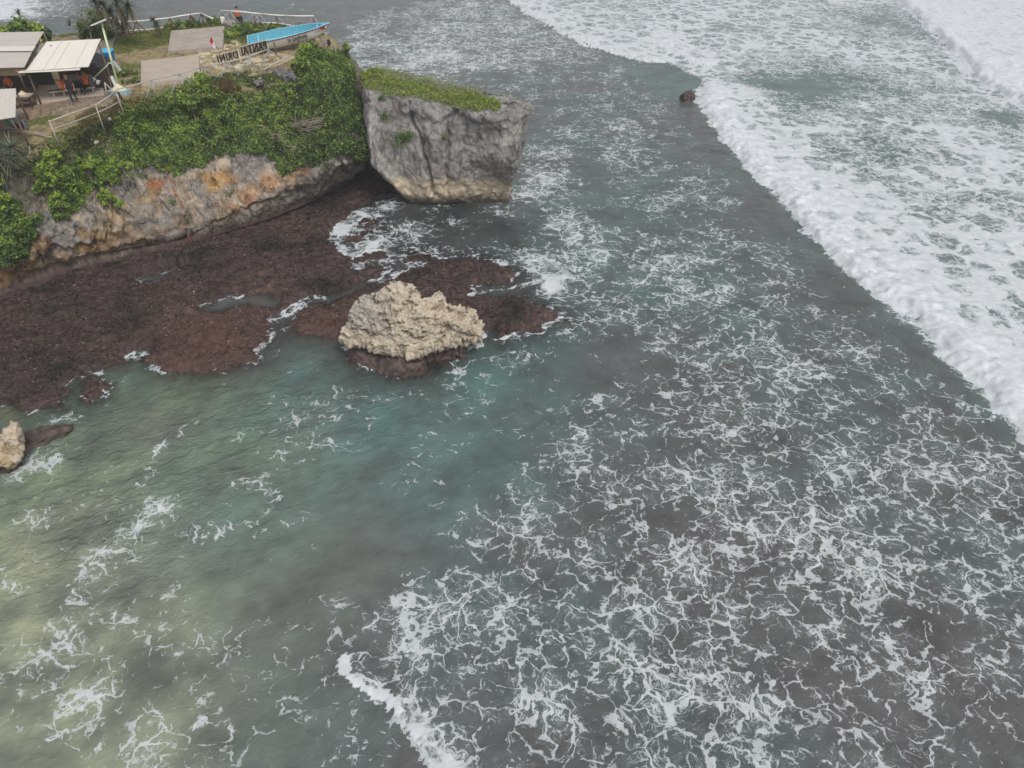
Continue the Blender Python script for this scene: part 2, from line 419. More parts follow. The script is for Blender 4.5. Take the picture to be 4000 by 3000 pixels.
fs = blobs([(30, 2260, 3.0, 1), (120, 2480, 2.6, .9), (250, 2150, 2.4, .7), (60, 2700, 2.2, .7), (250, 2900, 2.2, .8), (450, 2820, 1.6, .55), (420, 1980, 1.6, .5), (20, 1590, 1.2, .9), (500, 2550, 2.6, .6), (-200, 2400, 4, 1), (330, 2680, 2.4, .8), (350, 2350, 2.6, .7), (560, 2750, 2.4, .6), (650, 2350, 2.0, .35), (300, 2000, 2.4, .6), (620, 2930, 2, .5), (480, 2100, 2, .4)])
wc = wc + (sandc - wc) * (0.62 * fs * (0.75 + 1.3 * med)).clip(0, 1)[:, None]
fd = blobs([(1750, 850, 3.6, 1), (1950, 900, 2.6, .9), (1550, 930, 2.4, .8), (1850, 990, 1.8, .6), (2060, 900, 1.6, .8), (1480, 780, 2, .8), (1150, 1330, 1.6, .4), (1750, 790, 3, 1), (1120, 2480, 1.3, .0)])
wc = wc + (dk - wc) * (fd * 0.9).clip(0, 1)[:, None]
brown = np.array([0.100, 0.094, 0.090])
fb = blobs([(1250, 2500, 3, .5), (1450, 2150, 2.4, .5), (600, 1680, 2.4, .7), (3000, 2100, 5, .5), (3500, 2500, 5, .5), (250, 2050, 2.0, .6), (450, 2300, 2.0, .5)])
wc = wc + (brown - wc) * (fb * 0.9).clip(0, 1)[:, None]
SURF = pix([(1990, -20), (2100, 70), (2250, 150), (2450, 225), (2600, 240), (2720, 300), (2730, 400), (2920, 650), (3110, 850), (3400, 1130), (3680, 1400), (3900, 1620), (4500, 2300), (7000, 2300), (9000, 300), (9000, -260), (1500, -260)])
insf = sstep(-1, 1, poly_sd(PW, SURF))
wc = wc + (np.array([0.105, 0.150, 0.143]) - wc) * (0.85 * insf)[:, None]
wc = wc * (1 + 0.15 * sstep(3, -4, PW[:, 0]) * sstep(40, 32, PW[:, 1]))[:, None] * np.array([0.98, 1.03, 1.02])
wc = wc * (1 + 0.30 * med + 0.18 * fine)[:, None]

# --- breaking wave fronts (lines on the sea, white water on their seaward side)
FRONT_A = pix([(2735, 305), (2722, 400), (2760, 470), (2850, 580), (2920, 650), (3010, 750), (3110, 850), (3170, 930), (3270, 1020), (3400, 1130), (3540, 1230), (3660, 1340), (3680, 1400), (3830, 1500), (3900, 1620), (4000, 1750), (4200, 1980), (4500, 2350)])
FRONT_B = pix([(1700, -200), (1985, 0), (2080, 70), (2200, 130), (2330, 190), (2460, 232), (2560, 246), (2640, 240)])
FRONT_B2 = pix([(2540, 80), (2545, 140), (2600, 195), (2690, 235), (2760, 262)])
FRONT_C = pix([(3150, -300), (3480, 0), (3590, 70), (3660, 170), (3780, 250), (3850, 340), (4000, 430), (4500, 760)])
FRONT_D = pix([(1328, 2560), (1335, 2640), (1400, 2720), (1500, 2760), (1570, 2850), (1640, 2940), (1700, 3010), (1800, 3120), (2000, 3400)])
def front(line, jag=0.55):
    j = fbm(P3, 0.22, 3, 0.5, 15.0) * jag * 1.2 + fbm(P3, 0.7, 4, 0.7, 5.0) * jag + ridged(P3, 1.5, 3, 9.0) * jag * 0.6 - jag * .3 + fbm(P3, 4.5, 2, 0.6, 9.0) * jag * 0.3
    d, s, a, L = line_d(PW, line)
    return d * -s + j, a, L            # positive on the seaward (left-of-direction) side
sdA, aA, LA = front(FRONT_A); sdB, aB, LB = front(FRONT_B, 0.7); sdC, aC, LC = front(FRONT_C, 0.8); sdD, aD, LD = front(FRONT_D, 0.25); sdE, aE, LE = front(FRONT_B2, 0.7)
D = np.full(NW, 0.13)
def region(poly, val, soft, z=0.0):
    global D
    d = poly_sd(PW + np.stack([med, fine], 1) * soft * 0.5, pix(poly, z))
    f = sstep(-soft, soft, d)
    D = D + (val - D) * f
region([(1990, -20), (2100, 70), (2250, 150), (2450, 225), (2600, 240), (2720, 300), (2730, 400), (2920, 650), (3110, 850), (3400, 1130), (3680, 1400), (3900, 1620), (4500, 2300), (7000, 2300), (9000, 300), (9000, -260), (1500, -260)], 0.565, 0.5)
region([(2250, 520), (2700, 560), (2980, 900), (3350, 1220), (3650, 1520), (3200, 1400), (2750, 1100), (2450, 800)], 0.285, 1.5)
region([(2250, 1560), (1960, 1930), (1700, 2190), (1480, 2440), (1340, 2580), (1700, 3100), (5200, 3300), (5200, 1900), (4000, 1750), (3300, 1400), (2700, 1280)], 0.325, 1.6)
region([(2030, 560), (2260, 560), (2350, 1000), (2700, 900), (3000, 1150), (3300, 1250), (3000, 1500), (2500, 1400), (2150, 1240), (2050, 1000), (2080, 800)], 0.31, 1.6)
region([(1380, 60), (1900, -40), (2150, 100), (2400, 230), (2000, 330), (1700, 300), (1300, 260)], 0.36, 2.2)
region([(1500, 300), (2400, 250), (2650, 420), (2750, 620), (2300, 560), (2080, 460)], 0.25, 1.8)
region([(-400, -300), (380, -300), (330, 60), (200, 75), (-300, 90)], 0.34, 3)
region([(-400, -300), (110, -300), (130, 60), (-200, 90)], 0.9, 3)
region([(380, 1750), (600, 1850), (900, 1650), (1250, 1500), (1100, 1500), (700, 1500), (450, 1500)], 0.05, 1.0)
for u, v, r, a in [(3050, 2050, 2.6, .68), (2900, 2500, 3.0, .70), (2600, 2700, 3, .64), (2750, 2200, 2.2, .62), (2050, 1950, 1.6, .58), (3600, 2300, 4, .44), (1900, 2500, 3, .42), (2300, 2350, 3, .44), (2500, 1700, 3, .42), (3400, 1700, 4, .38),
                   (3000, 1650, 2.5, .52), (2850, 1880, 2.0, .56), (2650, 1480, 2, .45), (1650, 2400, 1.0, .70), (1950, 2320, .8, .6), (1560, 2450, .9, .7), (3750, 2700, 3, .48), (2250, 2850, 2, .6), (3300, 2850, 3, .52),
                   (600, 2000, .9, .44), (440, 2170, 1.0, .48), (340, 2330, 1.0, .42), (330, 2740, 1.5, .50), (550, 2760, 1.0, .42), (900, 2500, .9, .38), (620, 2480, 1.2, .36), (1000, 1880, .55, .6), (850, 2500, 1.2, .32), (600, 2940, 1.0, .5), (820, 2960, .8, .5), (480, 2420, 1.0, .40), (1010, 2720, .8, .34),
                   (100, 2020, 1.0, .34), (750, 2100, .9, .32), (650, 2280, .9, .35), (250, 2560, 1.2, .4), (700, 2620, 1.2, .40), (950, 2900, 1.0, .34), (1250, 1590, 1.4, .30), (1100, 1730, 1.4, .28), (1700, 1500, 1.8, .34), (2060, 1440, 2.0, .30), (1420, 1530, 1.2, .30),
                   (1320, 900, 1.3, .80), (1410, 840, 1.1, .74), (1480, 960, 1.5, .70), (1390, 1000, 1.0, .86), (1520, 800, 1.0, .6), (1600, 900, 1.8, .50), (1650, 1010, 1.4, .50), (1850, 1000, 1.6, .36), (1960, 830, 1.2, .45), (2060, 760, 1.4, .6), (1800, 860, 1.6, .40),
                   (2140, 1120, 1.0, .86), (2080, 1020, 1.3, .58), (2170, 1060, 1.2, .60), (2130, 1230, .7, .7), (2000, 1310, .6, .62), (1970, 1290, .3, .8), (2160, 600, 1.8, .55), (2130, 700, 1.4, .6), (2240, 520, 1.6, .45), (1800, 1390, .45, .55),
                   (2350, 950, 2.4, .48), (2600, 1000, 2.4, .44), (2200, 860, 1.4, .5), (2450, 500, 2.2, .40), (2360, 600, 1.8, .4), (1700, 230, 5, .56), (1900, 130, 5, .5), (1560, 260, 2.5, .55),
                   (280, 1450, .7, .72), (490, 1390, .45, .72), (260, 1490, .5, .6), (140, 1560, .6, .45), (560, 1390, .3, .5), (130, 1800, .9, .5), (200, 1790, .6, .45), (230, 1650, .7, .42), (60, 1850, .9, .5), (700, 1370, .35, .62), (1000, 1345, .35, .8), (870, 1420, .6, .5), (1170, 1200, .5, .75), (840, 1160, .6, .5),
                   (1080, 1075, .38, .75), (1130, 1090, .4, .45), (1700, 1130, .5, .45), (1750, 1180, .5, .35), (1000, 1320, .5, .5), (1120, 1230, .5, .6), (1500, 1040, .5, .5), (1360, 1060, .5, .45)]:
    c = at(u, v, 0)[:2]; dd = np.hypot(*(PW + np.stack([med, fine], 1) * 0.3 * min(r, 2) - c).T)
    a = 0.06 + (0.50 if v > 1300 and u > 1300 else 0.66 if u < 1300 and v > 1450 else 0.76) * a; g = np.exp(-(dd / r) ** 2); D = np.where(a > D, D + (a - D) * g, D)
for pts_, wd_, a_ in [([(625, 1950), (560, 2040), (470, 2120), (440, 2190), (345, 2240), (330, 2300), (290, 2345), (270, 2430)], .40, .62), ([(280, 2330), (420, 2360), (500, 2400), (560, 2440)], .25, .52), ([(0, 2240), (30, 2290), (90, 2310), (160, 2290)], .22, .56),
        ([(510, 1910), (590, 1840), (650, 1730), (760, 1660)], .24, .54), ([(900, 1890), (960, 1870), (1010, 1885), (1060, 1840)], .30, .62), ([(690, 2130), (760, 2090), (900, 2070), (1000, 2020), (1080, 1960)], .35, .54), ([(660, 2560), (700, 2520), (760, 2520), (830, 2530), (900, 2530), (940, 2570), (920, 2630)], .25, .56),
        ([(590, 2690), (650, 2610), (690, 2560)], .28, .60), ([(190, 2850), (280, 2760), (350, 2720), (450, 2690)], .42, .66), ([(180, 2600), (210, 2680), (250, 2740)], .28, .55), ([(900, 2860), (850, 2830), (840, 2790), (820, 2720)], .22, .55), ([(750, 2850), (830, 2830), (900, 2790)], .22, .54), ([(530, 2910), (600, 2950), (650, 3000)], .4, .62),
        ([(640, 2330), (620, 2400), (590, 2450)], .2, .52), ([(80, 2800), (100, 2730), (110, 2660)], .22, .52), ([(1290, 1480), (1330, 1540), (1500, 1560), (1640, 1530)], .25, .46), ([(1080, 1560), (1160, 1640), (1250, 1600), (1330, 1650)], .35, .46), ([(1700, 1470), (1800, 1440), (1920, 1400), (2050, 1380)], .35, .46), ([(1180, 1760), (1300, 1720), (1420, 1740)], .28, .42),
        ([(1160, 2330), (1300, 2340), (1400, 2360)], .3, .40), ([(1000, 2100), (1120, 2060), (1200, 2000)], .3, .40), ([(850, 2480), (950, 2440), (1060, 2430), (1190, 2440)], .25, .42), ([(2100, 1200), (2180, 1260), (2240, 1330), (2330, 1400)], .3, .44), ([(2150, 900), (2250, 960), (2350, 930), (2450, 980)], .4, .50), ([(2080, 620), (2180, 570), (2230, 640), (2170, 720), (2070, 760)], .35, .60),
        ([(1330, 970), (1350, 1030), (1400, 1045)], .25, .85), ([(1080, 1250), (1120, 1210), (1180, 1170), (1240, 1150)], .22, .70), ([(760, 1200), (830, 1180), (900, 1150), (940, 1160)], .18, .62), ([(980, 1400), (1010, 1340), (1040, 1290), (1060, 1230)], .16, .60), ([(200, 1500), (280, 1450), (330, 1440), (380, 1470)], .25, .70), ([(60, 1580), (130, 1560), (240, 1570)], .16, .55), ([(440, 1400), (500, 1385), (540, 1400)], .18, .66),
        ([(880, 1370), (960, 1340), (1030, 1300)], .2, .5), ([(1940, 1320), (2050, 1290), (2130, 1270), (2210, 1225)], .2, .68), ([(1760, 1420), (1850, 1360), (1890, 1300)], .2, .62), ([(1600, 1040), (1720, 1000), (1850, 1000), (1980, 1030)], .22, .66), ([(1860, 1150), (1980, 1130), (2050, 1110)], .2, .62)]:
    L3 = pix(pts_); lo_, hi_ = L3.min(0) - 2.2, L3.max(0) + 2.2
    mk = np.where((PW[:, 0] > lo_[0]) & (PW[:, 0] < hi_[0]) & (PW[:, 1] > lo_[1]) & (PW[:, 1] < hi_[1]))[0]
    q3 = P3[mk]; d_, s_, al_, L_ = line_d(PW[mk] + np.stack([fbm(q3, .8, 4, .6, 43.0), fbm(q3, .8, 4, .6, 23.0)], 1) * 0.6, L3)
    soft_ = pts_[0][1] > 1450 or pts_[0][0] > 2060
    if soft_: a_, wd_ = a_ * 0.72, wd_ * 1.7
    D[mk] = np.maximum(D[mk], a_ * np.exp(-(d_ / wd_) ** 2) * (0.85 + 0.55 * fbm(q3, 1.1, 3, .6, 61.0)))
# a thin wash line where the water meets the reef and rocks
lap = np.exp(-((shallow_col - 0.08) / 0.10) ** 2) * (edge > 1.0)
open_side = sstep(26, 34, PW[:, 0] * 0.75 + PW[:, 1])     # more wash on the exposed side
D = np.maximum(D, lap * (0.30 + 0.22 * sstep(-0.2, 0.4, fbm(P3, 0.5, 3, .5, 71)) + 0.12 * open_side) * sstep(-0.35, 0.25, fbm(P3, 0.35, 3, .5, 51)))
D = D + 0.10 * big + 0.10 * med
# white water
Z = np.zeros(NW)
def surf(sd, a, L, height, near, decay, far, lead, width=1e9, ends=3.0):
    global D, Z
    en = sstep(0, ends, a) * sstep(0, ends, L - a)
    on = sstep(-0.10, 0.14, sd) * sstep(0.02, 2.5, a + 0.8 * med) * (a < L - 0.02) * sstep(width, width * 0.6, sd)
    val = far + (near - far) * np.exp(-np.clip(sd, 0, 1e9) / decay) + (0.20 * big + 0.20 * med) * sstep(0.3, 2.5, sd)
    D = D + (np.maximum(val, D) - D) * on
    prof = np.where(sd > 0, np.exp(-sd / lead) * sstep(-0.1, 1.1, sd), 0)
    Z = np.maximum(Z, prof * height * en * (0.75 + 0.5 * med + 0.25 * fine))
surf(sdB, aB, LB, 0.5, 1.10, 2.0, 0.56, 2.2, 26.0)
surf(sdE, aE, LE, 0.4, 1.12, 1.5, 0.60, 1.8, 12.0, 1.0)
surf(sdA, aA, LA, 0.65, 1.16, 4.2, 0.575, 3.2, 60.0)
surf(sdC, aC, LC, 0.9, 1.20, 7.0, 0.92, 5.0, 90.0)
nearD = (sdD > -0.2) & (sdD < 1.6)
thick = 0.10 + 0.42 * sstep(-0.2, 0.6, fbm(np.column_stack([aD, np.zeros(NW), np.zeros(NW)]), 0.55, 3, .6, 4.4))
D = np.maximum(D, (0.92 * sstep(-0.06, 0.06, sdD) * sstep(thick + 0.35, thick, sdD) * (aD > 0.02) * (aD < LD - .02)))
Z = np.maximum(Z, np.where(sdD > 0, np.exp(-sdD / 0.8) * sstep(0, 0.25, sdD), 0) * 0.12 * sstep(0, 2, aD))
tr_ = sstep(-0.02, 0.1, sdD) * sstep(2.2, 0.3, sdD) * (aD > .02) * (aD < LD - .02); D = np.maximum(D, tr_ * (0.56 + 0.25 * med + 0.15 * fine))
Dclear = blobs([(2700, 320, 2.2, 1), (2640, 330, 1.8, .8), (2900, 330, 2.0, .8), (3000, 350, 2.0, .6)])
D = D * (1 - 0.8 * Dclear * (sdA < 0.3))
for u, v, r, a in [(3150, 400, 5, .25), (3300, 620, 4, .22), (3500, 90, 8, .22), (3950, 470, 3, .3), (3200, 250, 5, .12), (3400, 330, 6, .16), (3620, 780, 4, .12), (3150, 330, 4, .2), (2950, 330, 3, .3), (3560, 560, 5, .16)]:
    dd = np.hypot(*(PW - at(u, v, 0)[:2]).T); D = D - a * np.exp(-(dd / r) ** 2) * (sdC < 0)
# swell and chop
chop = 0.5 * fbm(P3 * np.array([0.8, 1.25, 1]), 0.8, 3, 0.5, 90.0) + 0.22 * fbm(P3, 2.2, 3, 0.5, 77.0)
turb = fbm(P3, 1.4, 4, 0.65, 33.0)
dist = np.hypot(PW[:, 0], PW[:, 1])
white = sstep(0.75, 1.0, D) * (dist < 220)
Z = Z + 0.10 * chop * np.exp(-dist / 220) * (0.35 + 0.65 * alpha) + 0.10 * (turb + 0.3) * white
Z = np.where((alpha < 0.25), Z * 0.4, Z)
ripple = np.clip(0.30 + blobs([(300, 1800, 6, .6), (900, 1650, 5, .7), (500, 2000, 5, .6), (1350, 1550, 4, .4), (150, 2150, 4, .5), (700, 150, 14, .5), (300, 60, 12, .6), (1700, 900, 3, .5)]) + .12 * big, 0.1, 1.0)
me = np_mesh("water", np.column_stack([PW, Z]), grid_faces(len(wy), len(wx)), True, {'Col': np.clip(wc, .004, 1), 'foam': np.clip(D, 0, 1.3), 'depth_alpha': np.clip(alpha, 0, 1), 'ripple': ripple})

def water_material():
    t = NT("sea_water")
    flat0 = t.vm('MULTIPLY', t.pos, (1, 1, 0.15)); flat = t.vm('MULTIPLY', t.pos, (1.5, 1.6, 0.2))
    Dn = t.attr('foam')
    # swirl the lookup so that the foam drags out into threads
    w1 = t.vm('SUBTRACT', t.noise(flat, 0.30, 2, 0.5, True), (.5, .5, .5))
    w2 = t.vm('SUBTRACT', t.noise(flat, 1.05, 2, 0.5, True), (.5, .5, .5))
    w3 = t.vm('SUBTRACT', t.noise(flat, 3.6, 3, 0.6, True), (.5, .5, .5))
    q = t.vm('ADD', flat, t.vm('SCALE', w1, sc=2.4)); q = t.vm('ADD', q, t.vm('SCALE', w2, sc=1.25)); q = t.vm('ADD', q, t.vm('SCALE', w3, sc=0.30))
    e1 = t.voro(q, 0.66); e2 = t.voro(t.vm('ADD', q, (7.3, 2.1, 0)), 1.5); e3 = t.voro(t.vm('ADD', q, (1.3, 9.1, 0)), 3.3)
    na = t.noise(flat0, 0.26, 2, 0.5); nb = t.noise(flat0, 0.85, 3, 0.6); nc = t.noise(flat, 2.3, 4, 0.65); nd = t.noise(q, 8.0, 3, 0.6); nk = t.noise(t.vm('ADD', q, (31, 7, 0)), 1.9, 2, 0.5)
    Dl = t.add(Dn, t.add(t.mul(t.sub(na, 0.5), 0.45), t.add(t.mul(t.sub(nb, 0.5), 0.55), t.mul(t.sub(nc, 0.5), 0.25))))
    jit = t.add(t.mul(t.sub(nc, 0.5), 0.16), t.mul(t.sub(nd, 0.5), 0.10))
    def net(e, k, d0, gain, brk):
        wid = t.mul(t.sub(t.add(Dl, t.mul(t.sub(nk, 0.5), brk)), d0), gain)                   # half width of the threads
        x = t.add(t.mul(e, k), jit)
        ln = t.sub(1.0, t.step(t.mul(wid, 0.70), t.add(wid, 0.008), x))
        return t.mul(ln, t.step(0.0, 0.03, wid))
    f = net(e1, 1.0, 0.19, 0.235, 0.62)
    f = t.mx(f, t.mul(net(e2, 0.8, 0.27, 0.20, 0.75), 0.85))
    f = t.mx(f, t.mul(net(e3, 0.7, 0.36, 0.20, 0.7), t.lin(Dn, 0.5, 0.62, 0.65, 0.3)))
    rid = t.math('ABSOLUTE', t.sub(t.noise(q, 1.6, 4, 0.6), 0.5))
    f = t.mx(f, t.mul(t.sub(1.0, t.step(0.0, t.mx(t.mul(t.sub(t.add(Dl, t.mul(t.sub(nk, 0.5), 0.6)), 0.26), 0.07), 0.0004), rid)), t.step(0.20, 0.34, Dl)))
    qs = t.vm('ADD', t.vm('ADD', t.vm('ADD', flat0, t.vm('SCALE', w1, sc=2.0)), t.vm('SCALE', w2, sc=0.95)), t.vm('SCALE', w3, sc=0.34))
    es = t.voro(qs, 0.50); es2 = t.voro(t.vm('ADD', qs, (3.1, 5.7, 0)), 1.25)
    Ds = t.add(Dn, t.add(t.mul(t.sub(na, 0.5), 0.75), t.add(t.mul(t.sub(nb, 0.5), 0.60), t.mul(t.sub(nc, 0.5), 0.30))))
    ws = t.mul(t.sub(Ds, 0.24), 0.42); wt = t.mul(t.sub(Ds, 0.38), 0.34)
    fs_ = t.sub(1.0, t.step(t.mul(ws, 0.62), t.add(ws, 0.03), t.add(es, t.mul(jit, 0.9))))
    ft_ = t.mul(t.sub(1.0, t.step(t.mul(wt, 0.6), t.add(wt, 0.03), t.add(t.mul(es2, 0.8), jit))), 0.72)
    fsurf = t.mx(t.mx(fs_, ft_), t.mul(t.step(0.35, 0.9, Ds), 0.34))
    insurf = t.step(0.47, 0.57, Dn)
    f = t.add(t.mul(f, t.sub(1.0, insurf)), t.mul(fsurf, insurf))
    # patches of solid froth, and the white water itself
    solid = t.step(0.80, 1.06, t.add(Dn, t.add(t.mul(t.sub(nc, 0.5), 0.60), t.add(t.mul(t.sub(nd, 0.5), 0.30), t.mul(t.sub(nb, 0.5), 0.25)))))
    veil = t.mul(t.step(0.55, 1.0, Dl), 0.28)              # thin milky film of bubbles between the threads
    haze = t.mul(t.mul(t.step(0.22, 0.60, Dl), t.step(0.40, 0.75, nc)), 0.16)
    f = t.mx(t.mx(f, solid), t.mx(veil, haze))
    specks = t.mul(t.step(0.66, 0.72, t.noise(q, 6.0, 4, 0.7)), t.step(0.05, 0.3, Dl))
    f = t.mx(f, t.mul(specks, 0.7))
    f = t.mul(t.mul(t.math('MINIMUM', f, 1.0), t.lin(Dn, 0.3, 0.95, 0.84, 1.0)), t.lin(Dl, 0.15, 0.5, 0.62, 1.0))
    fcol = t.mix(t.step(0.35, 0.75, t.noise(flat, 1.1, 4, 0.65)), (0.53, 0.56, 0.59), (0.68, 0.71, 0.725))
    tint = t.mix(t.step(0.3, 0.8, t.noise(q, 1.4, 3, 0.6)), t.attr('Col', True), (0.33, 0.40, 0.39))
    body = t.mix(t.step(0.45, 0.85, Dn), t.attr('Col', True), tint)
    rot = t.n("ShaderNodeVectorRotate", rotation_type='Z_AXIS'); t.set(rot.inputs['Vector'], t.vm('ADD', t.pos, t.vm('SCALE', w2, sc=0.9))); rot.inputs['Angle'].default_value = math.radians(-28)
    rp_ = t.vm('MULTIPLY', rot.outputs[0], (0.62, 1.5, 1))
    wv = t.add(t.mul(t.noise(rp_, 1.3, 4, 0.55), 1.0), t.mul(t.noise(rp_, 4.2, 3, 0.6), 0.40))
    nrm = t.bump(wv, t.attr('ripple'), 0.30)
    A = t.attr('depth_alpha')
    clear = t.n("ShaderNodeBsdfTransparent"); clear.inputs[0].default_value = (0.86, 0.9, 0.88, 1)
    dif = t.principled(body, 0.12, nrm, 0.5, ior=1.33)
    glo = t.n("ShaderNodeBsdfGlossy"); glo.inputs['Roughness'].default_value = 0.12; t.set(glo.inputs['Normal'], nrm)
    fr = t.n("ShaderNodeFresnel"); fr.inputs['IOR'].default_value = 1.33; t.set(fr.inputs['Normal'], nrm)
    thin = t.mixsh(fr.outputs[0], clear.outputs[0], glo.outputs[0])
    wsh = t.mixsh(A, thin, dif)
    fb = t.bump(t.add(t.mul(nc, 0.6), t.add(t.mul(nd, 0.35), t.mul(f, 0.25))), 0.55, 0.10)
    fsh = t.principled(fcol, 0.8, fb, 0.2)
    return t.done(t.mixsh(f, wsh, fsh))
water = tag(new_obj("water", me, water_material()), kind='structure')

# ================================================================== SETTING: the headland and its rocks
def catmull(pts, n, closed=False):
    """n points along a Catmull-Rom curve through pts, evenly spaced by parameter."""
    P = np.asarray(pts, float); m = len(P)
    t = np.linspace(0, m if closed else m - 1, n, endpoint=not closed)
    i = np.minimum(t.astype(int), m - 1 if closed else m - 2); f = (t - i).reshape((-1,) + (1,) * (P.ndim - 1))
    g = (lambda k: P[k % m]) if closed else (lambda k: P[np.clip(k, 0, m - 1)])
    a, b, c, d = g(i - 1), g(i), g(i + 1), g(i + 2)
    return b + 0.5 * f * (c - a + f * (2 * a - 5 * b + 4 * c - d + f * (3 * (b - c) + d - a)))
def resample_even(P, n):
    L = np.concatenate([[0], np.cumsum(np.linalg.norm(np.diff(P, axis=0), axis=1))])
    s = np.linspace(0, L[-1], n)
    return np.stack([np.interp(s, L, P[:, k]) for k in range(P.shape[1])], 1)
def sweep(stations, n_path, n_prof, closed=False, even=True):
    """Surface through profiles (each a list of k points) -> array n_path x n_prof x 3."""
    S = catmull(np.asarray(stations, float), n_path, closed)         # n_path, k, 3
    out = np.empty((len(S), n_prof, 3))
    for i in range(len(S)):
        c = catmull(S[i], n_prof * 3)
        out[i] = resample_even(c, n_prof)
    return out
def grid_normals(G, closed=False):
    if closed:
        dp = np.roll(G, -1, 0) - np.roll(G, 1, 0)
    else: dp = np.gradient(G, axis=0)
    dq = np.gradient(G, axis=1)
    n = np.cross(dp, dq); n /= np.linalg.norm(n, axis=2, keepdims=True) + 1e-9
    return n

F = lambda *p: [at(*q) for q in p]
def front_st(spine, *pts): return [np.array(spine, float)] + F(*pts)
def shift(k, dx, dy, z): return np.array([k[0] + dx, k[1] + dy, z])
st = []
st.append(front_st((-47, 50, 8.1), (-700, 620, 7.9), (-700, 840, 6.6), (-700, 1130, 3.0), (-700, 1290, 1.5), (-700, 1300, 1.2), (-700, 1350, .6)))
st.append(front_st((-40, 50, 8.1), (-330, 600, 7.9), (-330, 780, 6.5), (-330, 1060, 3.0), (-330, 1190, 1.5), (-330, 1210, 1.2), (-330, 1250, .6)))
st.append(front_st((-34, 50, 8.1), (20, 590, 7.8), (20, 720, 6.5), (30, 1000, 3.0), (10, 1110, 1.4), (10, 1128, 1.15), (10, 1170, .6)))
st.append(front_st((-30, 51, 8.1), (178, 528, 8), (200, 640, 6.8), (265, 880, 3.6), (295, 1015, 1.6), (300, 1030, 1.2), (305, 1066, .6)))
st.append(front_st((-28, 52, 8.1), (335, 466, 8), (350, 560, 6.9), (420, 770, 3.9), (500, 960, 1.5), (505, 975, 1.2), (510, 1012, .6)))
st.append(front_st((-26, 54, 8.1), (482, 402, 8), (500, 490, 6.8), (590, 700, 3.9), (690, 915, 1.4), (695, 930, 1.2), (700, 966, .6)))
st.append(front_st((-24, 55, 8.1), (625, 378, 8), (650, 460, 6.8), (700, 690, 3.9), (775, 880, 1.5), (785, 900, 1.2), (795, 935, .6)))
st.append(front_st((-22, 56, 8.1), (755, 346, 8), (780, 430, 6.8), (830, 640, 4.2), (850, 830, 2.0), (875, 855, 1.5), (890, 905, .6)))
st.append(front_st((-20, 57, 8.1), (935, 318, 8), (980, 390, 7.2), (1030, 600, 4.4), (1060, 745, 2.5), (1090, 765, 1.9), (1130, 825, .6)))
st.append(front_st((-18.5, 57.5, 8.1), (1085, 296, 8), (1180, 345, 7.3), (1235, 540, 5), (1275, 660, 3.2), (1305, 680, 2.3), (1340, 725, .6)))
st.append(front_st((-17.5, 57.8, 8.1), (1190, 245, 8.1), (1310, 290, 7.5), (1355, 470, 5.4), (1375, 620, 3.6), (1375, 650, 2.6), (1400, 680, .5)))
st.append(front_st((-17, 58, 8.1), (1250, 205, 8.1), (1365, 235, 7.4), (1415, 420, 5.3), (1432, 560, 3.9), (1425, 600, 3.0), (1440, 640, .3)))
nose = aty(1405, 300, 55.0)
st.append([np.array((-16.8, 58.2, 8.1)), np.array((-14.2, 57.2, 8.0)), np.array((-12.0, 56.6, 7.2)), np.array((-11.4, 56.0, 5.2)), np.array((-11.6, 55.6, 3.8)), np.array((-12.4, 56, 2.4)), np.array((-12.4, 56.4, -.6))])
st.append([np.array((-17.3, 57.0, 8.03)), np.array((-15.0, 59.6, 8.0)), np.array((-14.0, 60.4, 7.2)), np.array((-13.6, 60.8, 5)), np.array((-13.8, 60.6, 3)), np.array((-14.4, 60.4, 1.8)), np.array((-14.4, 60.2, -.8))])
st.append([np.array((-19.5, 55.4, 8.03)), np.array((-19, 61.6, 8.0)), np.array((-18.8, 62.4, 7.2)), np.array((-18.7, 62.8, 5)), np.array((-18.8, 62.8, 3)), np.array((-19, 62.3, 1.8)), np.array((-19, 62.3, -.8))])
st.append([np.array((-24, 53.3, 8.03)), np.array((-24, 62.2, 8.0)), np.array((-24, 63.2, 7.2)), np.array((-24, 63.8, 5)), np.array((-24, 63.8, 3)), np.array((-24, 63.2, 1.8)), np.array((-24, 63.2, -.8))])
st.append([np.array((-31, 49.3, 8.03)), np.array((-31.5, 59.2, 8.0)), np.array((-31.5, 60.2, 7.2)), np.array((-31.5, 60.8, 5)), np.array((-31.5, 60.8, 3)), np.array((-31.5, 60.2, 1.8)), np.array((-31.5, 60.2, -.8))])
st.append([np.array((-40, 48, 8.03)), np.array((-40, 58.0, 8.0)), np.array((-40, 59.0, 7.2)), np.array((-40, 59.6, 5)), np.array((-40, 59.6, 3)), np.array((-40, 59, 1.8)), np.array((-40, 59, -.8))])
st.append([np.array((-60, 47, 8.03)), np.array((-60, 58.0, 8.0)), np.array((-60, 59.0, 7.2)), np.array((-60, 59.6, 5)), np.array((-60, 59.6, 3)), np.array((-60, 59, 1.8)), np.array((-60, 59, -.8))])
st = st[:1] + st[1:]
NPATH, NPROF = 900, 250
_S = np.asarray(st, float)
_fr = catmull(_S, 14001)                      # dense along the coast, then thinned out on the unseen far side
_k = np.concatenate([np.linspace(0, 14000 * 12.2 / (len(_S) - 1), 790), np.linspace(14000 * 12.2 / (len(_S) - 1), 14000, NPATH - 789)[1:]]).astype(int)
G = np.stack([resample_even(catmull(s_, NPROF * 3), NPROF) for s_ in _fr[_k]])
N = grid_normals(G)
if N[NPATH // 4, 10, 2] < 0: N = -N
P = G.reshape(-1, 3); NN = N.reshape(-1, 3)
rimz = sstep(8.0, 7.0, P[:, 2])
spine_d = np.tile(np.arange(NPROF), NPATH)
rock = sstep(7.6, 6.4, P[:, 2])
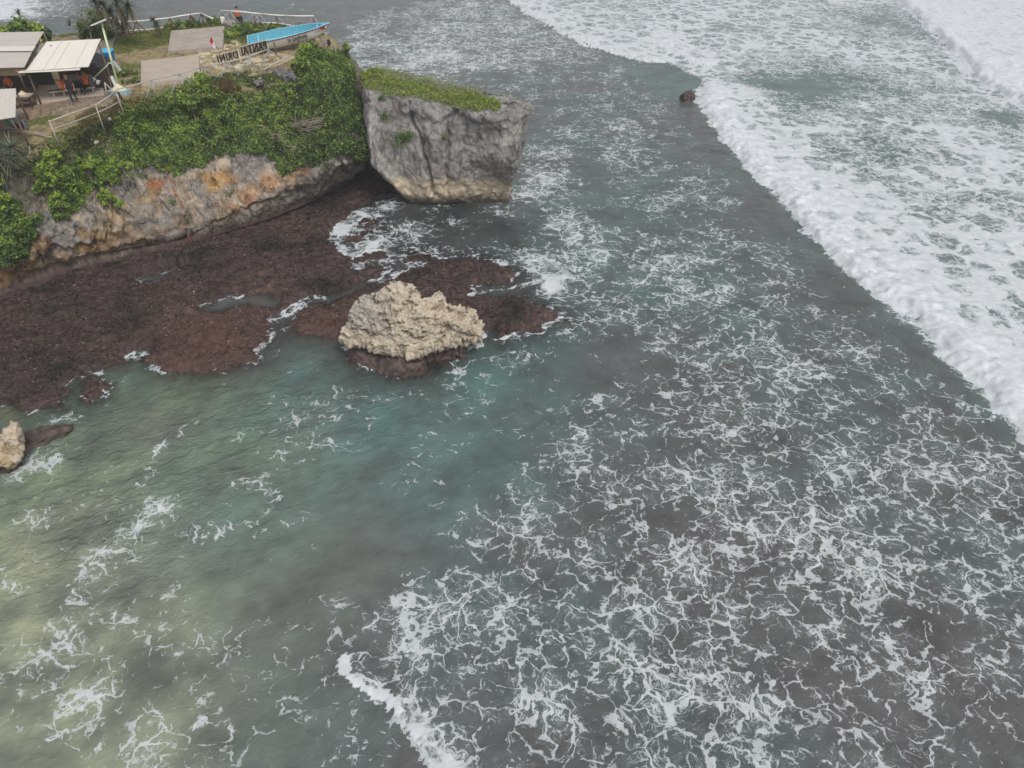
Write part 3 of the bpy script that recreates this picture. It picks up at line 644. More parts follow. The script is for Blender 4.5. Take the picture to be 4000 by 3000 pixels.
disp = rock * (0.42 * fbm(P, 0.35, 4, 0.55, 2.0) + 0.30 * (ridged(P, 0.55, 4, 6.0) - 0.55) + 0.10 * fbm(P, 2.4, 3, 0.6, 9.0))
disp += rock * 0.10 * (ridged(P * np.array([1, 1, 0.35]), 1.6, 3, 3.0) - 0.5)
zb = 2.5 + 0.9 * fbm(P * np.array([1, 1, 0.0]), 0.55, 3, 0.6, 63.0) + 0.25 * fbm(P, 1.8, 3, .6, 64.0)
cliffz = sstep(5.2, 4.2, P[:, 2]) * (spine_d < NPROF * 0.98)
disp += cliffz * (-0.38 * sstep(0.12, -0.12, P[:, 2] - zb) * sstep(-18.5, -21.5, P[:, 0]))
disp += cliffz * (0.22 * (ridged(P * np.array([1, 1, 0.28]), 0.9, 4, 36.0) - 0.5) + 0.10 * (ridged(P, 2.3, 3, 46.0) - 0.5))
disp += cliffz * -0.30 * sstep(0.86, 0.97, ridged(P * np.array([1, 1, 0.30]), 0.42, 2, 27.0))
disp *= sstep(0.35, 1.2, P[:, 2]) * 0.8 + 0.2
P = P + NN * disp[:, None]
flat = 1 - rock
P[:, 2] += flat * (0.10 * fbm(P, 0.35, 3, 0.5, 21.0) + 0.035 * fbm(P, 2.0, 3, 0.6, 31.0))
LAND = P.reshape(NPATH, NPROF, 3); LANDN = N
# --- colour of the ground and the cliff
def c3(*c): return np.array(c)
a1 = fbm(P, 0.45, 4, 0.6, 3.0); a2 = fbm(P, 1.6, 4, 0.65, 13.0); a3 = fbm(P * np.array([1, 1, 0.35]), 1.1, 4, 0.6, 23.0); a4 = fbm(P, 5.0, 4, 0.65, 43.0)
cg = c3(0.225, 0.210, 0.196); cp = c3(0.330, 0.262, 0.195); oc = c3(0.36, 0.225, 0.095); br = c3(0.185, 0.112, 0.062); dkr = c3(0.085, 0.080, 0.076); pale = c3(0.42, 0.355, 0.265)
col = cg + (cp - cg) * sstep(-0.1, 0.5, a1 + 0.5 * a2)[:, None]
def patch(u, v, y_or_z, r, c, amt=1.0, byz=True, sq=(1, 1, 1)):
    global col
    c0 = at(u, v, y_or_z)
    dd = np.sqrt((((P - c0) * np.array(sq)) ** 2).sum(1)) / (r * 1.35) + 0.55 * a1 + 0.75 * a2 + 0.30 * a4
    f = amt * sstep(0.95, 0.72, dd)
    col = col + (np.array(c) - col) * f[:, None]
# ochre and rust stains of the broken limestone, taken from the survey photo
for u, v, z, r, c, a in [(820, 710, 3.4, .75, oc, .95), (880, 690, 3.4, .6, oc, .8), (1060, 700, 3.2, .7, (0.40, .23, .11), .8), (1150, 680, 3.2, .8, (0.36, .20, .10), .7), (970, 760, 2.6, .8, (0.33, .19, .10), .8), (600, 720, 3.6, .55, (0.28, .12, .05), .9),
                         (590, 790, 3.0, .8, (.34, .24, .13), .8), (450, 830, 3.0, .9, (.36, .25, .14), .8), (330, 930, 2.2, .9, (.32, .20, .09), .85), (200, 920, 2.8, .7, (.36, .24, .11), .9), (420, 950, 1.9, 1.0, (.28, .18, .08), .8), (530, 900, 2.2, .8, (.30, .19, .09), .7),
                         (300, 870, 2.9, .6, (.40, .30, .17), .7), (380, 860, 2.9, .6, (.42, .32, .19), .7), (900, 830, 2.0, .9, (.27, .17, .10), .8), (950, 800, 2.2, .7, (.30, .17, .09), .7), (60, 1060, 2.0, 1.6, (.25, .135, .05), 1.0), (-100, 1100, 2.0, 2.2, (.24, .13, .05), 1.0), (140, 1060, 1.8, .8, (.24, .13, .055), .8),
                         (110, 990, 2.6, .55, (.42, .30, .19), .8), (220, 1010, 1.8, .7, (.19, .12, .07), .7), (690, 830, 2.4, .9, (.27, .25, .23), .8), (760, 740, 3.0, .7, (.26, .24, .225), .8), (560, 850, 2.4, .8, (.25, .24, .225), .6), (170, 980, 2.3, .55, (.13, .125, .12), .8),
                         (920, 640, 3.9, .6, (.22, .20, .185), .8), (1330, 700, 2.0, 1.1, (.17, .15, .125), .9), (1200, 770, 1.5, 1.2, (.19, .165, .135), .9), (1080, 830, 1.2, 1.1, (.18, .155, .125), .9), (1415, 330, 6.0, 1.0, (.30, .27, .25), .8), (1430, 520, 4.2, .9, (.36, .31, .26), .8),
                         (300, 800, 3.6, .9, (.20, .18, .175), .8), (480, 810, 3.3, .4, (.12, .11, .10), .8), (850, 660, 3.8, .35, (.11, .095, .08), .8), (870, 870, 1.5, .8, (.24, .2, .14), .8)]:
    patch(u, v, z, r, c, a)
# dark seams, hollows and the pale lower lip
seam = sstep(0.62, 0.86, ridged(P * np.array([1, 1, 0.45]), 0.75, 3, 17.0))
col = col * (1 - 0.5 * seam * sstep(-0.1, 0.3, a3))[:, None]
col = col * (1 + 0.45 * a2 + 0.45 * a4 + 0.35 * a3)[:, None]
recess = cliffz * sstep(0.15, -0.1, P[:, 2] - zb) * sstep(-18.5, -21.5, P[:, 0]); col = col + (c3(.20, .135, .08) * (1 + .9 * a2 + .5 * a4)[:, None] - col) * (0.6 * recess * sstep(-.5, .3, a1 + .5 * a2))[:, None]
speck = sstep(0.30, 0.55, a4 + 0.3 * a2) * sstep(2, 3, P[:, 2]); col = col + (pale - col) * (0.45 * speck)[:, None]
foot = sstep(1.9, 0.9, P[:, 2] + 0.35 * a2); col = col + (c3(0.115, 0.098, 0.078) - col) * (0.75 * foot)[:, None]
weedf = sstep(1.40, 0.85, P[:, 2] + 0.45 * a2 + .25 * a4); col = col + (weed - col) * weedf[:, None]
# plateau: dry soil, trodden path, exposed limestone and turf
soil = c3(0.27, 0.205, 0.125); path = c3(0.24, 0.175, 0.125); turf = c3(0.115, 0.150, 0.048); dry = c3(0.30, 0.245, 0.125); lime = c3(0.60, 0.51, 0.36); brush = c3(0.105, 0.088, 0.045)
top = sstep(7.2, 7.7, P[:, 2])
gcol = soil + (dry - soil) * sstep(-0.3, 0.4, a2 + a1)[:, None]
def gpatch(u, v, r, c, amt=1.0, z=8.0):
    global gcol
    c0 = at(u, v, z); dd = np.hypot(P[:, 0] - c0[0], P[:, 1] - c0[1]) / r + 0.35 * a2 + 0.2 * a4
    gcol = gcol + (np.array(c) - gcol) * (amt * sstep(1.05, 0.6, dd))[:, None]
for u, v, r, c, a in [(100, 420, 3.0, path, 1), (300, 400, 3.0, (.25, .195, .15), 1), (-100, 450, 5, path, 1), (250, 470, 1.6, soil, .8), (560, 165, 3.0, turf, 1), (480, 190, 1.6, turf, 1), (620, 140, 2, turf, .9), (1000, 130, 4.5, (.12, .14, .05), .9), (800, 95, 4, turf, .9), (980, 100, 4, turf, .9), (1180, 120, 3, turf, .8),
                      (500, 270, 1.3, (.17, .18, .07), .9), (480, 300, 1.0, (.15, .17, .06), .8), (380, 240, 1, turf, .6), (170, 480, 1.0, turf, .7), (260, 530, 1.4, (.19, .18, .07), .8), (330, 500, 1.6, (.19, .165, .08), .8), (400, 460, 1.2, (.2, .14, .07), .9), (560, 390, 1.6, (.19, .15, .075), .9), (650, 370, 1.6, (.15, .14, .06), .8),
                      (200, 60, 5, turf, .9), (300, 110, 3, turf, .8), (840, 330, 1.5, (.17, .12, .08), .8), (960, 320, 1.6, (.13, .13, .06), .8), (1000, 280, 1.2, (.22, .19, .11), .7)]:
    gpatch(u, v, r, c, a)
for u, v, r, a in [(815, 225, 1.4, .9), (840, 200, 1.4, .8), (920, 250, 1.8, .9), (870, 250, 1.0, .8), (1000, 230, 1.6, .9), (905, 175, 1.0, .8), (950, 285, 1.4, .6), (1060, 250, 1.2, .8), (1110, 230, 1.0, .6), (810, 250, .8, .9), (1280, 205, 1.2, .6)]:
    c0 = at(u, v, 8.0); dd = np.hypot(P[:, 0] - c0[0], P[:, 1] - c0[1]) / r
    f = a * sstep(1.1, 0.7, dd) * sstep(-0.02, 0.10, fbm(P, 1.5, 4, 0.65, 55.0) + 0.05); gcol = gcol + (lime - gcol) * f[:, None]
gcol = gcol * (1 + 0.4 * a2 + 0.35 * a4)[:, None]
slope_g = sstep(7.7, 6.9, P[:, 2]) * sstep(4.5, 5.6, P[:, 2])       # rough bank between the fence and the cliff
col = col + (brush * (1 + 0.6 * a2)[:, None] - col) * (slope_g * (0.65 + 0.4 * a1).clip(0, 1))[:, None]
col = col + (gcol - col) * top[:, None]
col = np.clip(col, 0.01, 0.75)
fc = grid_faces(NPATH, NPROF)
M_CLIFF = rock_mat("limestone_headland", 2.2, 0.32, 0.9, 0.09, 0.30, 0.35)
me = np_mesh("headland", P, fc, True, {'Col': col})
headland = tag(new_obj("headland", me, M_CLIFF), kind='structure')

# ------------------------------------------------------------------ the big leaning block at the tip
def ring_rock(name, stations, n_path, n_prof, dispf, colf, mat, parent=None):
    S = sweep(stations, n_path, n_prof, True)
    nn = grid_normals(S, True)
    cen = S.reshape(-1, 3).mean(0)
    if ((S - cen) * nn).sum() < 0: nn = -nn
    p = S.reshape(-1, 3); q = nn.reshape(-1, 3)
    p2 = p + q * dispf(p, q)[:, None]
    me = np_mesh(name, p2, grid_faces(n_path, n_prof).tolist() + [[(n_path - 1) * n_prof + j, (n_path - 1) * n_prof + j + 1, j + 1, j] for j in range(n_prof - 1)], True, {'Col': np.clip(colf(p2, q), .008, .8)})
    o = new_obj(name, me, mat)
    if parent: adopt(o, parent)
    return o, p2.reshape(S.shape), nn
stack_st = []
def stk(spine, topp, mid, bot, low=None):
    low = low if low is not None else np.array([bot[0] * 0.5 + spine[0] * 0.5, bot[1] * 0.4 + spine[1] * 0.6 + .5, -0.9])
    edge_in = topp * 0.82 + np.array(spine) * 0.18 + np.array([0, 0, 0.10])
    stack_st.append([np.array(spine, float), edge_in, topp, topp * 0.5 + mid * 0.5 + np.array([0, 0, .55]), mid, bot, low])
# front face, left to right, then round the right-hand end and along the back
stk((-10.2, 51.6, 7.3), at(1432, 360, 7.2), at(1440, 500, 5.2), at(1452, 628, 3.7), np.array([-10.4, 52.6, 2.6]))
stk((-9.2, 51.2, 7.3), at(1500, 378, 7.1), at(1478, 540, 4.6), at(1500, 690, 2.3), np.array([-9.3, 51.6, 1.0]))
stk((-7.9, 50.6, 7.3), at(1590, 398, 7.05), at(1560, 580, 4.0), at(1585, 768, 0.75), np.array([-7.0, 49.6, -1.]))
stk((-6.2, 49.8, 7.2), at(1690, 412, 7.0), at(1690, 600, 4.0), at(1690, 772, 0.75))
stk((-4.5, 49.0, 7.1), at(1800, 432, 6.9), at(1805, 600, 4.0), at(1800, 765, 0.75))
stk((-2.9, 48.2, 7.0), at(1900, 455, 6.75), at(1905, 610, 4.0), at(1890, 758, 0.75))
stk((-1.6, 47.7, 6.9), at(1985, 462, 6.6), at(1975, 620, 4.0), at(1955, 755, 0.8))
stk((-0.8, 47.5, 6.8), at(2050, 445, 6.5), at(2028, 610, 4.1), at(1992, 748, 0.9))
stk((-0.6, 47.7, 6.8), at(2064, 415, 6.7), np.array([0.75, 48.5, 4.3]), np.array([-0.4, 49.0, 0.8]))
stk((-1.7, 47.4, 6.84), at(1990, 386, 6.9), np.array([-0.9, 49.9, 4.2]), np.array([-1.4, 50.2, 0.3]))
stk((-3.2, 48.0, 6.94), at(1890, 366, 7.1), np.array([-3.0, 51.0, 4.2]), np.array([-3.2, 51.2, 0.3]))
stk((-5.2, 48.9, 7.04), at(1740, 328, 7.2), np.array([-5.4, 52.3, 4.2]), np.array([-5.6, 52.4, 0.3]))
stk((-7.6, 50.0, 7.2), at(1590, 296, 7.3), np.array([-8.0, 54.0, 4.2]), np.array([-8.0, 53.6, 0.6]))
stk((-9.8, 51.0, 7.25), at(1450, 284, 7.4), np.array([-10.4, 55.0, 5.0]), np.array([-10.2, 54.6, 2.6]), np.array([-10.0, 54.4, 1.8]))
def stack_disp(p, q):
    side = 1 - sstep(0.75, 0.95, q[:, 2])
    d = 0.28 * fbm(p, 0.45, 4, 0.55, 71.0) + 0.09 * (ridged(p * np.array([1, 1, 0.5]), 0.8, 4, 15.0) - 0.5) + 0.06 * fbm(p, 2.6, 3, 0.6, 4.0)
    rim = np.exp(-((p[:, 2] - 6.75) / 0.55) ** 2) * (0.30 * fbm(p, 0.9, 3, 0.55, 19.0) + 0.16 * (ridged(p, 1.6, 3, 5.5) - 0.4))
    crack = -0.55 * np.exp(-((p[:, 0] + 0.22 * p[:, 2] + 5.05 + 0.3 * fbm(p, 0.8, 2, .5, 3)) / 0.12) ** 2) * sstep(0.4, 1.5, p[:, 2])
    crack += -0.35 * np.exp(-((p[:, 0] - 0.10 * p[:, 2] + 4.6 + 0.35 * fbm(p, 0.9, 2, .5, 13)) / 0.14) ** 2) * sstep(0.4, 1.5, p[:, 2])
    right = sstep(-2.6, -0.4, p[:, 0]) * sstep(5.0, 6.6, p[:, 2]) * 0.35 * (ridged(p, 1.7, 3, 1.2) - 0.45)
    return side * (d + rim + crack) + (1 - side) * 0.08 * fbm(p, 1.2, 3, .6, 8) + right
def stack_col(p, q):
    b1 = fbm(p, 0.5, 4, .6, 5); b2 = fbm(p, 1.8, 4, .65, 15); b3 = fbm(p * np.array([1, 1, .3]), 1.5, 4, .65, 25); b4 = fbm(p, 5.5, 3, .6, 35)
    c = c3(0.262, 0.248, 0.235) + (c3(0.350, 0.330, 0.310) - c3(0.262, 0.248, 0.235)) * sstep(-.3, .4, b1 + .4 * b3)[:, None]
    c = c + (c3(0.20, 0.155, 0.14) - c) * (0.6 * sstep(0.1, 0.5, -b1 + 0.4 * b2))[:, None]
    c = c * (1 - 0.30 * sstep(0.15, 0.5, b3))[:, None]
    seam = sstep(0.70, 0.9, ridged(p * np.array([1, 1, .35]), 0.7, 3, 44)); c = c * (1 - 0.45 * seam)[:, None]
    z = p[:, 2] + 0.45 * b2 + 0.25 * b1
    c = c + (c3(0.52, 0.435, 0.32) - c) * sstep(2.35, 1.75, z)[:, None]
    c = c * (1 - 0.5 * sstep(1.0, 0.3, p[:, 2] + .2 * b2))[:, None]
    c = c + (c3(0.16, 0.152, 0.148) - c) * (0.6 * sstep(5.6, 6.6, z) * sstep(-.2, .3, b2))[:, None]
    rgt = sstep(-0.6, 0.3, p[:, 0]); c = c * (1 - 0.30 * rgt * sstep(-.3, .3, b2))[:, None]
    return c * (1 + .35 * b2 + .3 * b4)[:, None]
M_STACK = rock_mat("grey_limestone", 2.4, 0.34, 0.9, 0.08, 0.32, 0.4)
stack = empty("limestone_rock", (-5.0, 49.5, 0), "tall grey limestone block with bright green grassy top at the headland tip", "sea rock")
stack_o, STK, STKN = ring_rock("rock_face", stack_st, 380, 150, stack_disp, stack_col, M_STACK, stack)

# ------------------------------------------------------------------ the pale mushroom rock on the reef
def pr(u, v, z): return at(u, v, z)
base_c = at(1590, 1290, 1.6)
rim_pts = [(1336, 1318, 1.35), (1352, 1265, 2.0), (1376, 1195, 2.9), (1430, 1152, 3.5), (1490, 1132, 3.8), (1512, 1103, 4.1), (1578, 1098, 4.25), (1628, 1122, 4.0), (1646, 1165, 3.5), (1700, 1152, 3.5), (1722, 1142, 3.5), (1750, 1185, 3.05), (1800, 1196, 2.8),
           (1845, 1202, 2.6), (1868, 1240, 2.2), (1882, 1280, 1.8), (1878, 1312, 1.55), (1832, 1312, 1.5), (1800, 1318, 1.4), (1752, 1348, 1.2), (1700, 1350, 1.25), (1650, 1372, 1.1), (1605, 1392, 1.0), (1560, 1384, 1.05), (1500, 1370, 1.1), (1440, 1350, 1.2), (1400, 1338, 1.25)]
def rock_stations():
    out = []
    ridge_a, ridge_b = at(1500, 1225, 3.1), at(1700, 1250, 2.75)
    n = len(rim_pts)
    for i, (u, v, z) in enumerate(rim_pts):
        r = at(u, v, z)
        k = np.clip((u - 1400) / 400, 0, 1); c = ridge_a * (1 - k) + ridge_b * k
        back = sstep(2.0, 3.2, z)
        m1 = c * 0.66 + r * 0.34 + np.array([0, 0, 0.10]); m2 = c * 0.32 + r * 0.68 + np.array([0, 0, 0.16])
        down = r + np.array([0, 0.12, -0.42 - 0.9 * back]) + (c - r) * np.array([1, 1, 0]) * (0.05 - 0.06 * back)
        under = np.array([c[0] * 0.42 + r[0] * 0.58, c[1] * 0.42 + r[1] * 0.58 + 0.25, 0.75]); foot = np.array([c[0] * 0.45 + r[0] * 0.55, c[1] * 0.45 + r[1] * 0.55 + 0.25, -0.3])
        out.append([c, m1, m2, r, down, under, foot])
    return out
def pale_disp(p, q):
    up = sstep(-0.2, 0.4, q[:, 2])
    right = sstep(0.0, 1.0, (p[:, 0] - at(1690, 1250, 2)[0]) / 1.2)
    d = 0.15 * fbm(p, 0.8, 4, .6, 4) + 0.10 * (ridged(p, 1.5, 4, 7.7) - .5) + 0.05 * (ridged(p, 4.5, 2, 3.7) - .5)
    pits = sstep(0.12, 0.42, fbm(p * np.array([1.0, 1.0, 1.6]), 1.9, 3, .55, 91)); d = d - 0.34 * pits * sstep(1.0, 1.5, p[:, 2])
    d = d + (0.10 + 0.16 * right) * (ridged(p * np.array([1.2, 1.2, .5]), 2.6, 3, 2.2) - .5)
    spike = sstep(1.7, 1.1, p[:, 2]) * sstep(0.7, 1.0, p[:, 2]) * 0.42 * (ridged(p * np.array([1.4, 1.4, .22]), 2.4, 3, 12.2) - .40)
    return d + 0.05 * fbm(p, 5.5, 3, .6, 1) + spike
def pale_col(p, q):
    b1 = fbm(p, 0.7, 4, .6, 5); b2 = fbm(p, 2.4, 4, .65, 15); b4 = fbm(p, 7.5, 3, .6, 35)
    grey_ = c3(0.42, 0.382, 0.338); tan_ = c3(0.52, 0.445, 0.345)
    left = sstep(1.0, -2.0, p[:, 0] - base_c[0] + 1.5 * b1)
    c = tan_ + (grey_ - tan_) * (left * sstep(1.5, 2.2, p[:, 2] + .4 * b2) * 0.9)[:, None]
    pits = sstep(0.14, 0.40, fbm(p * np.array([1.0, 1.0, 1.6]), 1.9, 3, .55, 91)); c = c * (1 - 0.22 * pits)[:, None]
    c = c + (c3(.46, .35, .15) - c) * (0.35 * sstep(.25, .5, b2) * pits)[:, None]
    c = c * (1 + .22 * b2 + .30 * b4)[:, None]
    low = sstep(1.05, 0.75, p[:, 2] + .15 * b2)
    return c + (weed * 1.25 * (1 + .7 * b2)[:, None] - c) * low[:, None]
M_PALE = rock_mat("pale_pitted_limestone", 3.5, 0.24, 1.0, 0.08, 0.25, 0.42)
pale = empty("mushroom_rock", (base_c[0], base_c[1], 0), "pale tan pitted rock with an undercut dark foot standing on the brown reef", "rock")
ring_rock("rock_top", rock_stations(), 330, 150, pale_disp, pale_col, M_PALE, pale)
# its weedy pedestal, half under water
ped = []
for u, v in [(1352, 1320), (1372, 1395), (1430, 1432), (1500, 1462), (1600, 1466), (1690, 1420), (1760, 1380), (1840, 1330), (1800, 1260), (1640, 1200), (1480, 1210), (1380, 1260)]:
    r = at(u, v, 0.0); c = at(1590, 1310, 1.0)
    ped.append([c, c * .5 + r * .5 + np.array([0, 0, .32]), c * .15 + r * .85 + np.array([0, 0, .34]), r + np.array([0, 0, -.05]), r + (r - c) * np.array([.06, .06, 0]) + np.array([0, 0, -.9])])
def weedy_disp(p, q): return 0.16 * fbm(p, 1.1, 4, .6, 6) + 0.14 * (ridged(p, 2.2, 3, 3.7) - .5) + .05 * fbm(p, 6, 3, .6, 2)
def weedy_col(p, q):
    b1 = fbm(p, 0.9, 4, .6, 5); b2 = fbm(p, 4.0, 4, .65, 15)
    return (c3(.092, .066, .056) + (c3(.035, .028, .024) - c3(.092, .066, .056)) * sstep(0, .6, b1 + .4 * b2)[:, None]) * (1 + .9 * b2)[:, None]
M_WEEDROCK = vcol_mat("weedy_rock", 0.65, 4.0, 0.5, 0.9, 0.06, spec=.4)
ring_rock("rock_base", ped, 200, 60, weedy_disp, weedy_col, M_WEEDROCK, pale)

# small rocks
def boulder(name, c, size, seed, label, cat, colf=None, mat=None, rot=0.0, amp=0.22, seg=70, group=None):
    th = np.linspace(0, 2 * np.pi, seg, endpoint=False); ph = np.linspace(0.001, np.pi - 0.001, seg // 2)
    T, H = np.meshgrid(th, ph, indexing='ij')
    d = np.stack([np.cos(T) * np.sin(H), np.sin(T) * np.sin(H), np.cos(H)], -1).reshape(-1, 3)
    s = np.array(size)
    rr = 1 + amp * (1.6 * fbm(d, 1.3, 4, .6, seed) + 1.0 * (ridged(d, 2.0, 3, seed * 1.7) - .5) + .35 * fbm(d, 5.5, 3, .6, seed + 3))
    p = d * rr[:, None] * s
    R = np.array([[math.cos(rot), -math.sin(rot), 0], [math.sin(rot), math.cos(rot), 0], [0, 0, 1]])
    p = p @ R.T + np.array(c)
    f = np.concatenate([grid_faces(seg, seg // 2), np.array([[(seg - 1) * (seg // 2) + j, (seg - 1) * (seg // 2) + j + 1, j + 1, j] for j in range(seg // 2 - 1)])])
    f = f[:, ::-1]
    o = new_obj(name, np_mesh(name, p, f, True, {'Col': np.clip((colf or weedy_col)(p, d), .008, .8)}), mat or M_WEEDROCK)
    return tag(o, label, cat, group)
boulder("surf_rock", at(2685, 392, 0.0) + np.array([0, 0, .25]), (.62, .45, .55), 5.0, "small dark brown rock alone in the sea before the breaking wave", "rock", amp=.3)
def left_col(p, q):
    b2 = fbm(p, 3.0, 4, .65, 15); b1 = fbm(p, 1.1, 3, .6, 44)
    c = c3(.56, .46, .36) * (1 + .35 * b2)[:, None]
    c = c + (c3(.38, .30, .17) - c) * sstep(0, .5, b1)[:, None]
    return c + (c3(.07, .05, .045) - c) * sstep(.55, .25, p[:, 2] + .25 * b2)[:, None]
lt = empty("leaning_rock", at(30, 1800, 0), "small upright pale rock at the left edge with a dark wet foot", "rock")
lr = []
for (u, v, z), (u2, v2) in zip([(62, 1648, 1.65), (74, 1690, 1.4), (80, 1750, 1.05), (60, 1795, .75), (10, 1815, .6), (-40, 1800, .8), (-20, 1730, 1.1), (12, 1690, 1.4), (25, 1660, 1.6)], [(90, 1720), (88, 1760), (84, 1800), (60, 1830), (0, 1850), (-60, 1830), (-40, 1780), (10, 1740), (50, 1720)]):
    r = at(u, v, z); c = at(30, 1730, 1.25); g = at(u2, v2, 0.0)
    lr.append([c + np.array([0, 0, .15]), c * .4 + r * .6 + np.array([0, 0, .12]), r, r * .5 + g * .5, g, g + np.array([0, 0, -.8])])
o, _, _ = ring_rock("rock_body", lr, 120, 60, lambda p, q: .10 * fbm(p, 2.2, 4, .6, 3) + .34 * (ridged(p, 2.4, 3, 9) - .5), left_col, M_PALE, lt)
boulder("dark_rock", at(160, 1718, -.05), (1.25, .55, .50), 9.0, "low dark weedy rock lying in the water beside the small pale rock", "rock", rot=.55, amp=.25)

# ================================================================== vegetation
from mathutils.bvhtree import BVHTree
def proj(p):
    p = np.asarray(p, float); zc = p[..., 1] * _cp + (CAM_H - p[..., 2]) * _sp
    return 2000 + FPX * p[..., 0] / zc, 1500 - FPX * (p[..., 1] * _sp - (CAM_H - p[..., 2]) * _cp) / zc
_lv = LAND.reshape(-1, 3)
LAND_BVH = BVHTree.FromPolygons([tuple(x) for x in _lv.tolist()], [tuple(x) for x in fc.tolist()])
_sv = STK.reshape(-1, 3)
STK_BVH = BVHTree.FromPolygons([tuple(x) for x in _sv.tolist()], [tuple(x) for x in grid_faces(STK.shape[0], STK.shape[1]).tolist()])
def hit(u, v, tree=LAND_BVH):
    d = Vector(ray(u, v)).normalized(); r = tree.ray_cast(Vector((0, 0, CAM_H)), d)
    return (np.array(r[0]), np.array(r[1]) * (1 if r[1].dot(d) < 0 else -1)) if r[0] is not None else (None, None)
def ground(x, y):
    r = LAND_BVH.ray_cast(Vector((x, y, 20)), Vector((0, 0, -1)))
    return r[0].z if r[0] is not None else 8.0
def unit(a): return a / (np.linalg.norm(a, axis=-1, keepdims=True) + 1e-9)

def leaf_arrays(cen, nrm, size, col, asp=0.62, rng=RNG):
    """Folded diamond leaves: 4 points each."""
    n = len(cen); r = unit(rng.normal(size=(n, 3))); nrm = unit(nrm)
    a = unit(np.cross(nrm, r)); b = np.cross(nrm, a)
    s = size[:, None]
    v = np.stack([cen - a * s * .5, cen + b * s * asp * .5 + nrm * s * .10, cen + a * s * .5 - nrm * s * .12, cen - b * s * asp * .5 + nrm * s * .10], 1).reshape(-1, 3)
    f = np.arange(4 * n).reshape(n, 4)
    return v, f, np.repeat(col, 4, 0)
def leaf_mesh(name, *a, **k):
    v, f, c = leaf_arrays(*a, **k); return np_mesh(name, v, f, False, {'Col': np.clip(c, .005, .9)})
M_LEAF = vcol_mat("leaf", 0.55, 2.0, 0.12, 0.0, transl=0.28, spec=0.35)
M_GRASS = vcol_mat("grass_blade", 0.7, 1.5, 0.15, 0.0, transl=0.3, spec=0.2)
M_BARK = plain("grey_bark", (0.21, 0.18, 0.15), 0.9, 0.35, 8)
M_TWIG = plain("bleached_twig", (0.34, 0.28, 0.235), 0.9, 0.3, 8)
DEEP, MID, LITE, YEL = c3(.020, .046, .014), c3(.086, .160, .036), c3(.28, .40, .060), c3(.46, .52, .06)
def leaf_color(p, bright, rng=RNG, dull=0.0):
    """bright 0..1 per leaf: dark green leaves to yellow-green ones."""
    b = np.clip(bright + rng.normal(0, .17, len(p)), 0, 1)[:, None]
    c = np.where(b < .5, DEEP + (MID - DEEP) * b * 2, MID + (LITE - MID) * (b * 2 - 1))
    y = rng.random(len(p)) < 0.06 * (1 - dull); c[y] = YEL
    g = c.mean(1, keepdims=True)
    c = c + (np.hstack([g * 1.15, g * 1.25, g * .55]) - c) * dull
    return c
# sample the visible slope of the headland
qa, qb, qd = LAND[:-1, :-1], LAND[1:, :-1], LAND[:-1, 1:]
qarea = np.linalg.norm(np.cross(qb - qa, qd - qa), axis=2).ravel()
qn = LANDN[:-1, :-1].reshape(-1, 3)
def scatter(poly, n, zmin=1.0, extra=None, facing=True):
    pa = qa.reshape(-1, 3); u, v = proj(pa)
    jit = np.stack([u + 26 * fbm(pa, .9, 3, .6, 8.), v + 26 * fbm(pa, .9, 3, .6, 18.)], 1)
    m = (poly_sd(jit, np.array(poly, float)) > 0) & (pa[:, 2] > zmin)
    if facing: m &= ((np.array([0, 0, CAM_H]) - pa) * qn).sum(1) > -0.1
    w_ = qarea * m
    if extra is not None: w_ = w_ * extra(pa)
    if w_.sum() <= 0: return np.zeros((0, 3)), np.zeros((0, 3))
    idx = RNG.choice(len(w_), n, p=w_ / w_.sum())
    i, j = idx // (NPROF - 1), idx % (NPROF - 1)
    r1, r2 = RNG.random((n, 1)), RNG.random((n, 1))
    return qa[i, j] + (qb[i, j] - qa[i, j]) * r1 + (qd[i, j] - qa[i, j]) * r2, qn[idx]
def blanket(name, poly, n, thick, size, bright, label_kind='stuff', dull=0.1, lump=0.8):
    p, nn = scatter(poly, n)
    up = unit(nn * 0.8 + np.array([0, -0.15, 0.75]))
    hgt = thick * (0.20 + 1.7 * sstep(-.30, .50, fbm(p, lump, 3, .55, 6.6)) * (0.55 + .45 * fbm(p, lump * 2.6, 2, .5, 16.)))
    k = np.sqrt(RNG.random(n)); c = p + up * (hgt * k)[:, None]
    bb = bright(p) - 0.02 + 0.46 * (k - .6) + 0.60 * fbm(p, 1.2, 3, .6, 3.)  # leaves deeper in the mat are darker, outer ones yellower
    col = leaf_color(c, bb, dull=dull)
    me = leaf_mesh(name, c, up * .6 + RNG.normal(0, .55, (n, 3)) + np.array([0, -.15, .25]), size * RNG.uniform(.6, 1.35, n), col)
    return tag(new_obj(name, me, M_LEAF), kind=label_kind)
MAIN = [(425, 560), (445, 470), (500, 415), (600, 400), (640, 372), (700, 355), (745, 320), (800, 315), (850, 350), (930, 380), (1010, 360), (1060, 345), (1140, 338), (1160, 270), (1150, 230), (1190, 185), (1250, 200), (1340, 205), (1362, 250), (1392, 350), (1408, 430),
        (1445, 520), (1430, 590), (1395, 630), (1340, 612), (1300, 600), (1240, 640), (1180, 655), (1110, 692), (1075, 640), (1010, 600), (960, 598), (900, 605), (840, 612), (800, 645), (760, 655), (700, 700), (640, 668), (590, 650), (540, 655), (500, 630), (450, 640)]
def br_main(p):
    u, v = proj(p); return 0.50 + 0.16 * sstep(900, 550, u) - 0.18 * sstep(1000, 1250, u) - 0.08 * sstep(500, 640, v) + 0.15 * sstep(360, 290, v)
blanket("cliff_shrubs", MAIN, 62000, 0.60, 0.125, br_main, dull=0.12)
